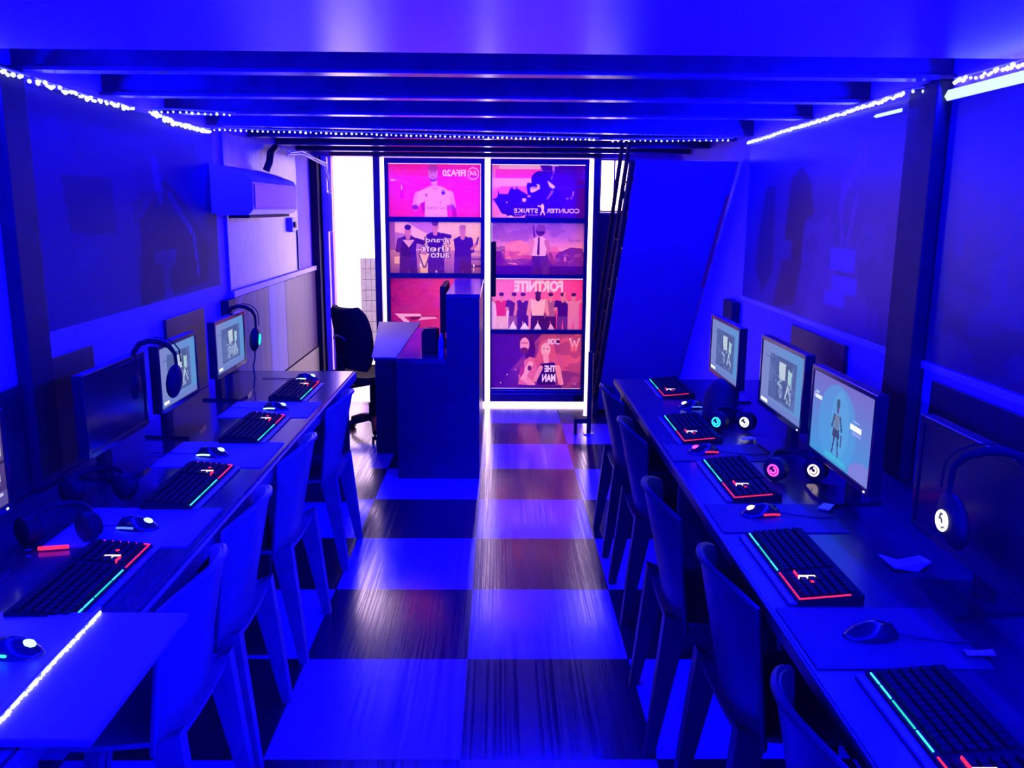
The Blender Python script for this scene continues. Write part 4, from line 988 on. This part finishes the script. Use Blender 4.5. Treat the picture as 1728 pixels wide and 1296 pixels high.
# ------------------------------------------------------------------ office chair
t = thing('office_chair', 'black swivel office chair behind the counter by the doorway', 'chair', (-.92, 6.22, 0), .8)
def bk(u, v):
    y = (u - .5) * 2; hw = .20 * (1 - .25 * (2 * v - 1) ** 4) * (1 if v < .9 else 1 - 2.2 * (v - .9) ** 1.2)
    return (-.20 - .05 * v + .05 * y * y + .03 * math.sin(v * PI), y * hw, .52 + .44 * v)
MB().shell(bk, 12, 12, .035).build('backrest', M_fabric, t, None, True)
MB().tube([(-.285, -.07, .74), (-.30, -.03, .765), (-.303, .02, .765), (-.29, .06, .74)], .008, 8).build('back_handle', M_steel, t, None, True)
MB().shell(lambda u, v: (-.2 + .42 * v, (u - .5) * .44 * (1 - .15 * v * v), .46 + .02 * (2 * u - 1) ** 2 - .03 * max(0, v - .8)), 8, 8, .05).build('seat', M_fabric, t, None, True)
MB().box(-.30, -.02, -.03, .03, .38, .40).box(-.30, -.27, -.03, .03, .38, .62).build('back_bracket', M_plastic, t)
MB().cyl((0, 0, .12), (0, 0, .42), .028).cyl((0, 0, .1), (0, 0, .24), .038).build('gas_column', M_plastic, t, None, True)
for k in range(5):
    a = 2 * PI * k / 5 + .3
    c, s = math.cos(a), math.sin(a)
    bl = MB().tube([(0, 0, .14), (.14 * c, .14 * s, .115), (.27 * c, .27 * s, .075)], [.03, .024, .018], 8).build('base_leg', M_bezel, t, None, True)
    w = MB(); q = Vector((-s, c, 0))
    for d in (-.014, .014): w.cyl(Vector((.285 * c, .285 * s, .028)) + q * (d - .008), Vector((.285 * c, .285 * s, .028)) + q * (d + .008), .028, n=16)
    w.cyl((.285 * c, .285 * s, .03), (.28 * c, .28 * s, .075), .008)
    w.build('caster', M_plastic, bl, None, True)

# ------------------------------------------------------------------ stair seen from below
t = thing('staircase', 'steep stair with pale underside leaning to the right wall', 'staircase', (1.1, 6.1, 0))
Y0, Z0, Y1, Z1 = 5.2 - 6.1, 1.925, 6.92 - 6.1, .03     # top near the viewer, foot by the doors
def on(s, off=0.0):     # s 0 at the top .. 1 at the foot; off pushes away from the viewer
    return (Y0 + (Y1 - Y0) * s + off, Z0 + (Z1 - Z0) * s)
xa, xb = -.30, .298
a, b, c, d = on(0), on(1), on(1, .03), on(0, .03)
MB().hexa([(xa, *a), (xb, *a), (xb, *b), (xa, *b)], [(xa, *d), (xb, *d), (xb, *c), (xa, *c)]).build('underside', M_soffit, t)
a, b = on(.1, -.004), on(.42, -.004); c, d = on(.42, -.0006), on(.1, -.0006)
MB().hexa([(xb - .022, *a), (xb - .004, *a), (xb - .004, *b), (xb - .022, *b)], [(xb - .022, *d), (xb - .004, *d), (xb - .004, *c), (xb - .022, *c)]).build('edge_tape', M_red, t)
def bar(off, s0=0.0, s1=1.0, r=.014, x=xa - .02, name='stringer'):
    p, q = on(s0, off), on(s1, off)
    MB().tube([(x, *p), (x, *q)], r, 6).build(name, M_post, t)
bar(.05, 0, .98, .018); bar(.30, -.06, .86, .014); bar(.62, -.06, .70, .014)
for k in range(9):
    s = .06 + .095 * k
    p, q, r_ = on(s, .05), on(s + .0, .30), on(s + .09, .05)
    MB().tube([(xa - .02, *p), (xa - .02, *q)], .006, 5).build('lattice_rod', M_post, t)
    MB().tube([(xa - .02, *q), (xa - .02, *r_)], .006, 5).build('lattice_rod', M_post, t)
for k in range(8):
    s = .06 + .118 * k
    y, z = on(s, .06)
    MB().box(xa + .004, xb - .004, y, y + .22, z, z + .025).build('tread', M_post, t)
MB().box(xa - .04, xa, 6.85 - 6.1, 6.9 - 6.1, 0, .5).build('foot_post', M_post, t)
t = thing('step_block', 'small dark metal stand beside the stair foot', 'stand', (.61, 6.25, 0))
MB().box(-.055, .06, -.05, .05, .09, .125, .004).build('plate', M_post, t)
MB().box(.045, .075, -.015, .015, 0, .62, .003).build('upright', M_post, t)
MB().box(.02, .10, -.04, .04, 0, .008, .002).build('foot', M_steel, t)
for x in (-.04,): MB().box(x - .01, x + .01, -.03, .03, 0, .0895).build('strut', M_post, t)

# ------------------------------------------------------------------ daylight
wd = bpy.data.worlds.new('daylight'); bpy.context.scene.world = wd; wd.use_nodes = True
nt = wd.node_tree; bg = nt.nodes['Background']
bg.inputs['Color'].default_value = (.92, .62, .95, 1); bg.inputs['Strength'].default_value = 6.5

# ------------------------------------------------------------------ camera
cam = bpy.data.cameras.new('camera'); co = bpy.data.objects.new('camera', cam); COL.objects.link(co)
cam.sensor_fit = 'HORIZONTAL'; cam.sensor_width = 36; cam.lens = 36 * 1460 / 1728; cam.clip_start = .02
pitch, yaw, roll = .20096, .0152, .0077
fw = Vector((math.sin(yaw) * math.cos(pitch), math.cos(yaw) * math.cos(pitch), -math.sin(pitch)))
rt = Vector((math.cos(yaw), -math.sin(yaw), 0)); up = rt.cross(fw)
r2 = rt * math.cos(roll) + up * math.sin(roll); u2 = -rt * math.sin(roll) + up * math.cos(roll)
m = Matrix((r2, u2, -fw)).transposed().to_4x4(); m.translation = (0, 0, 1.65)
co.matrix_world = m
sc = bpy.context.scene
sc.camera = co
vs = sc.view_settings
vs.view_transform = 'Standard'; vs.look = 'None'; vs.exposure = 0.0; vs.gamma = 1.0; vs.use_curve_mapping = False
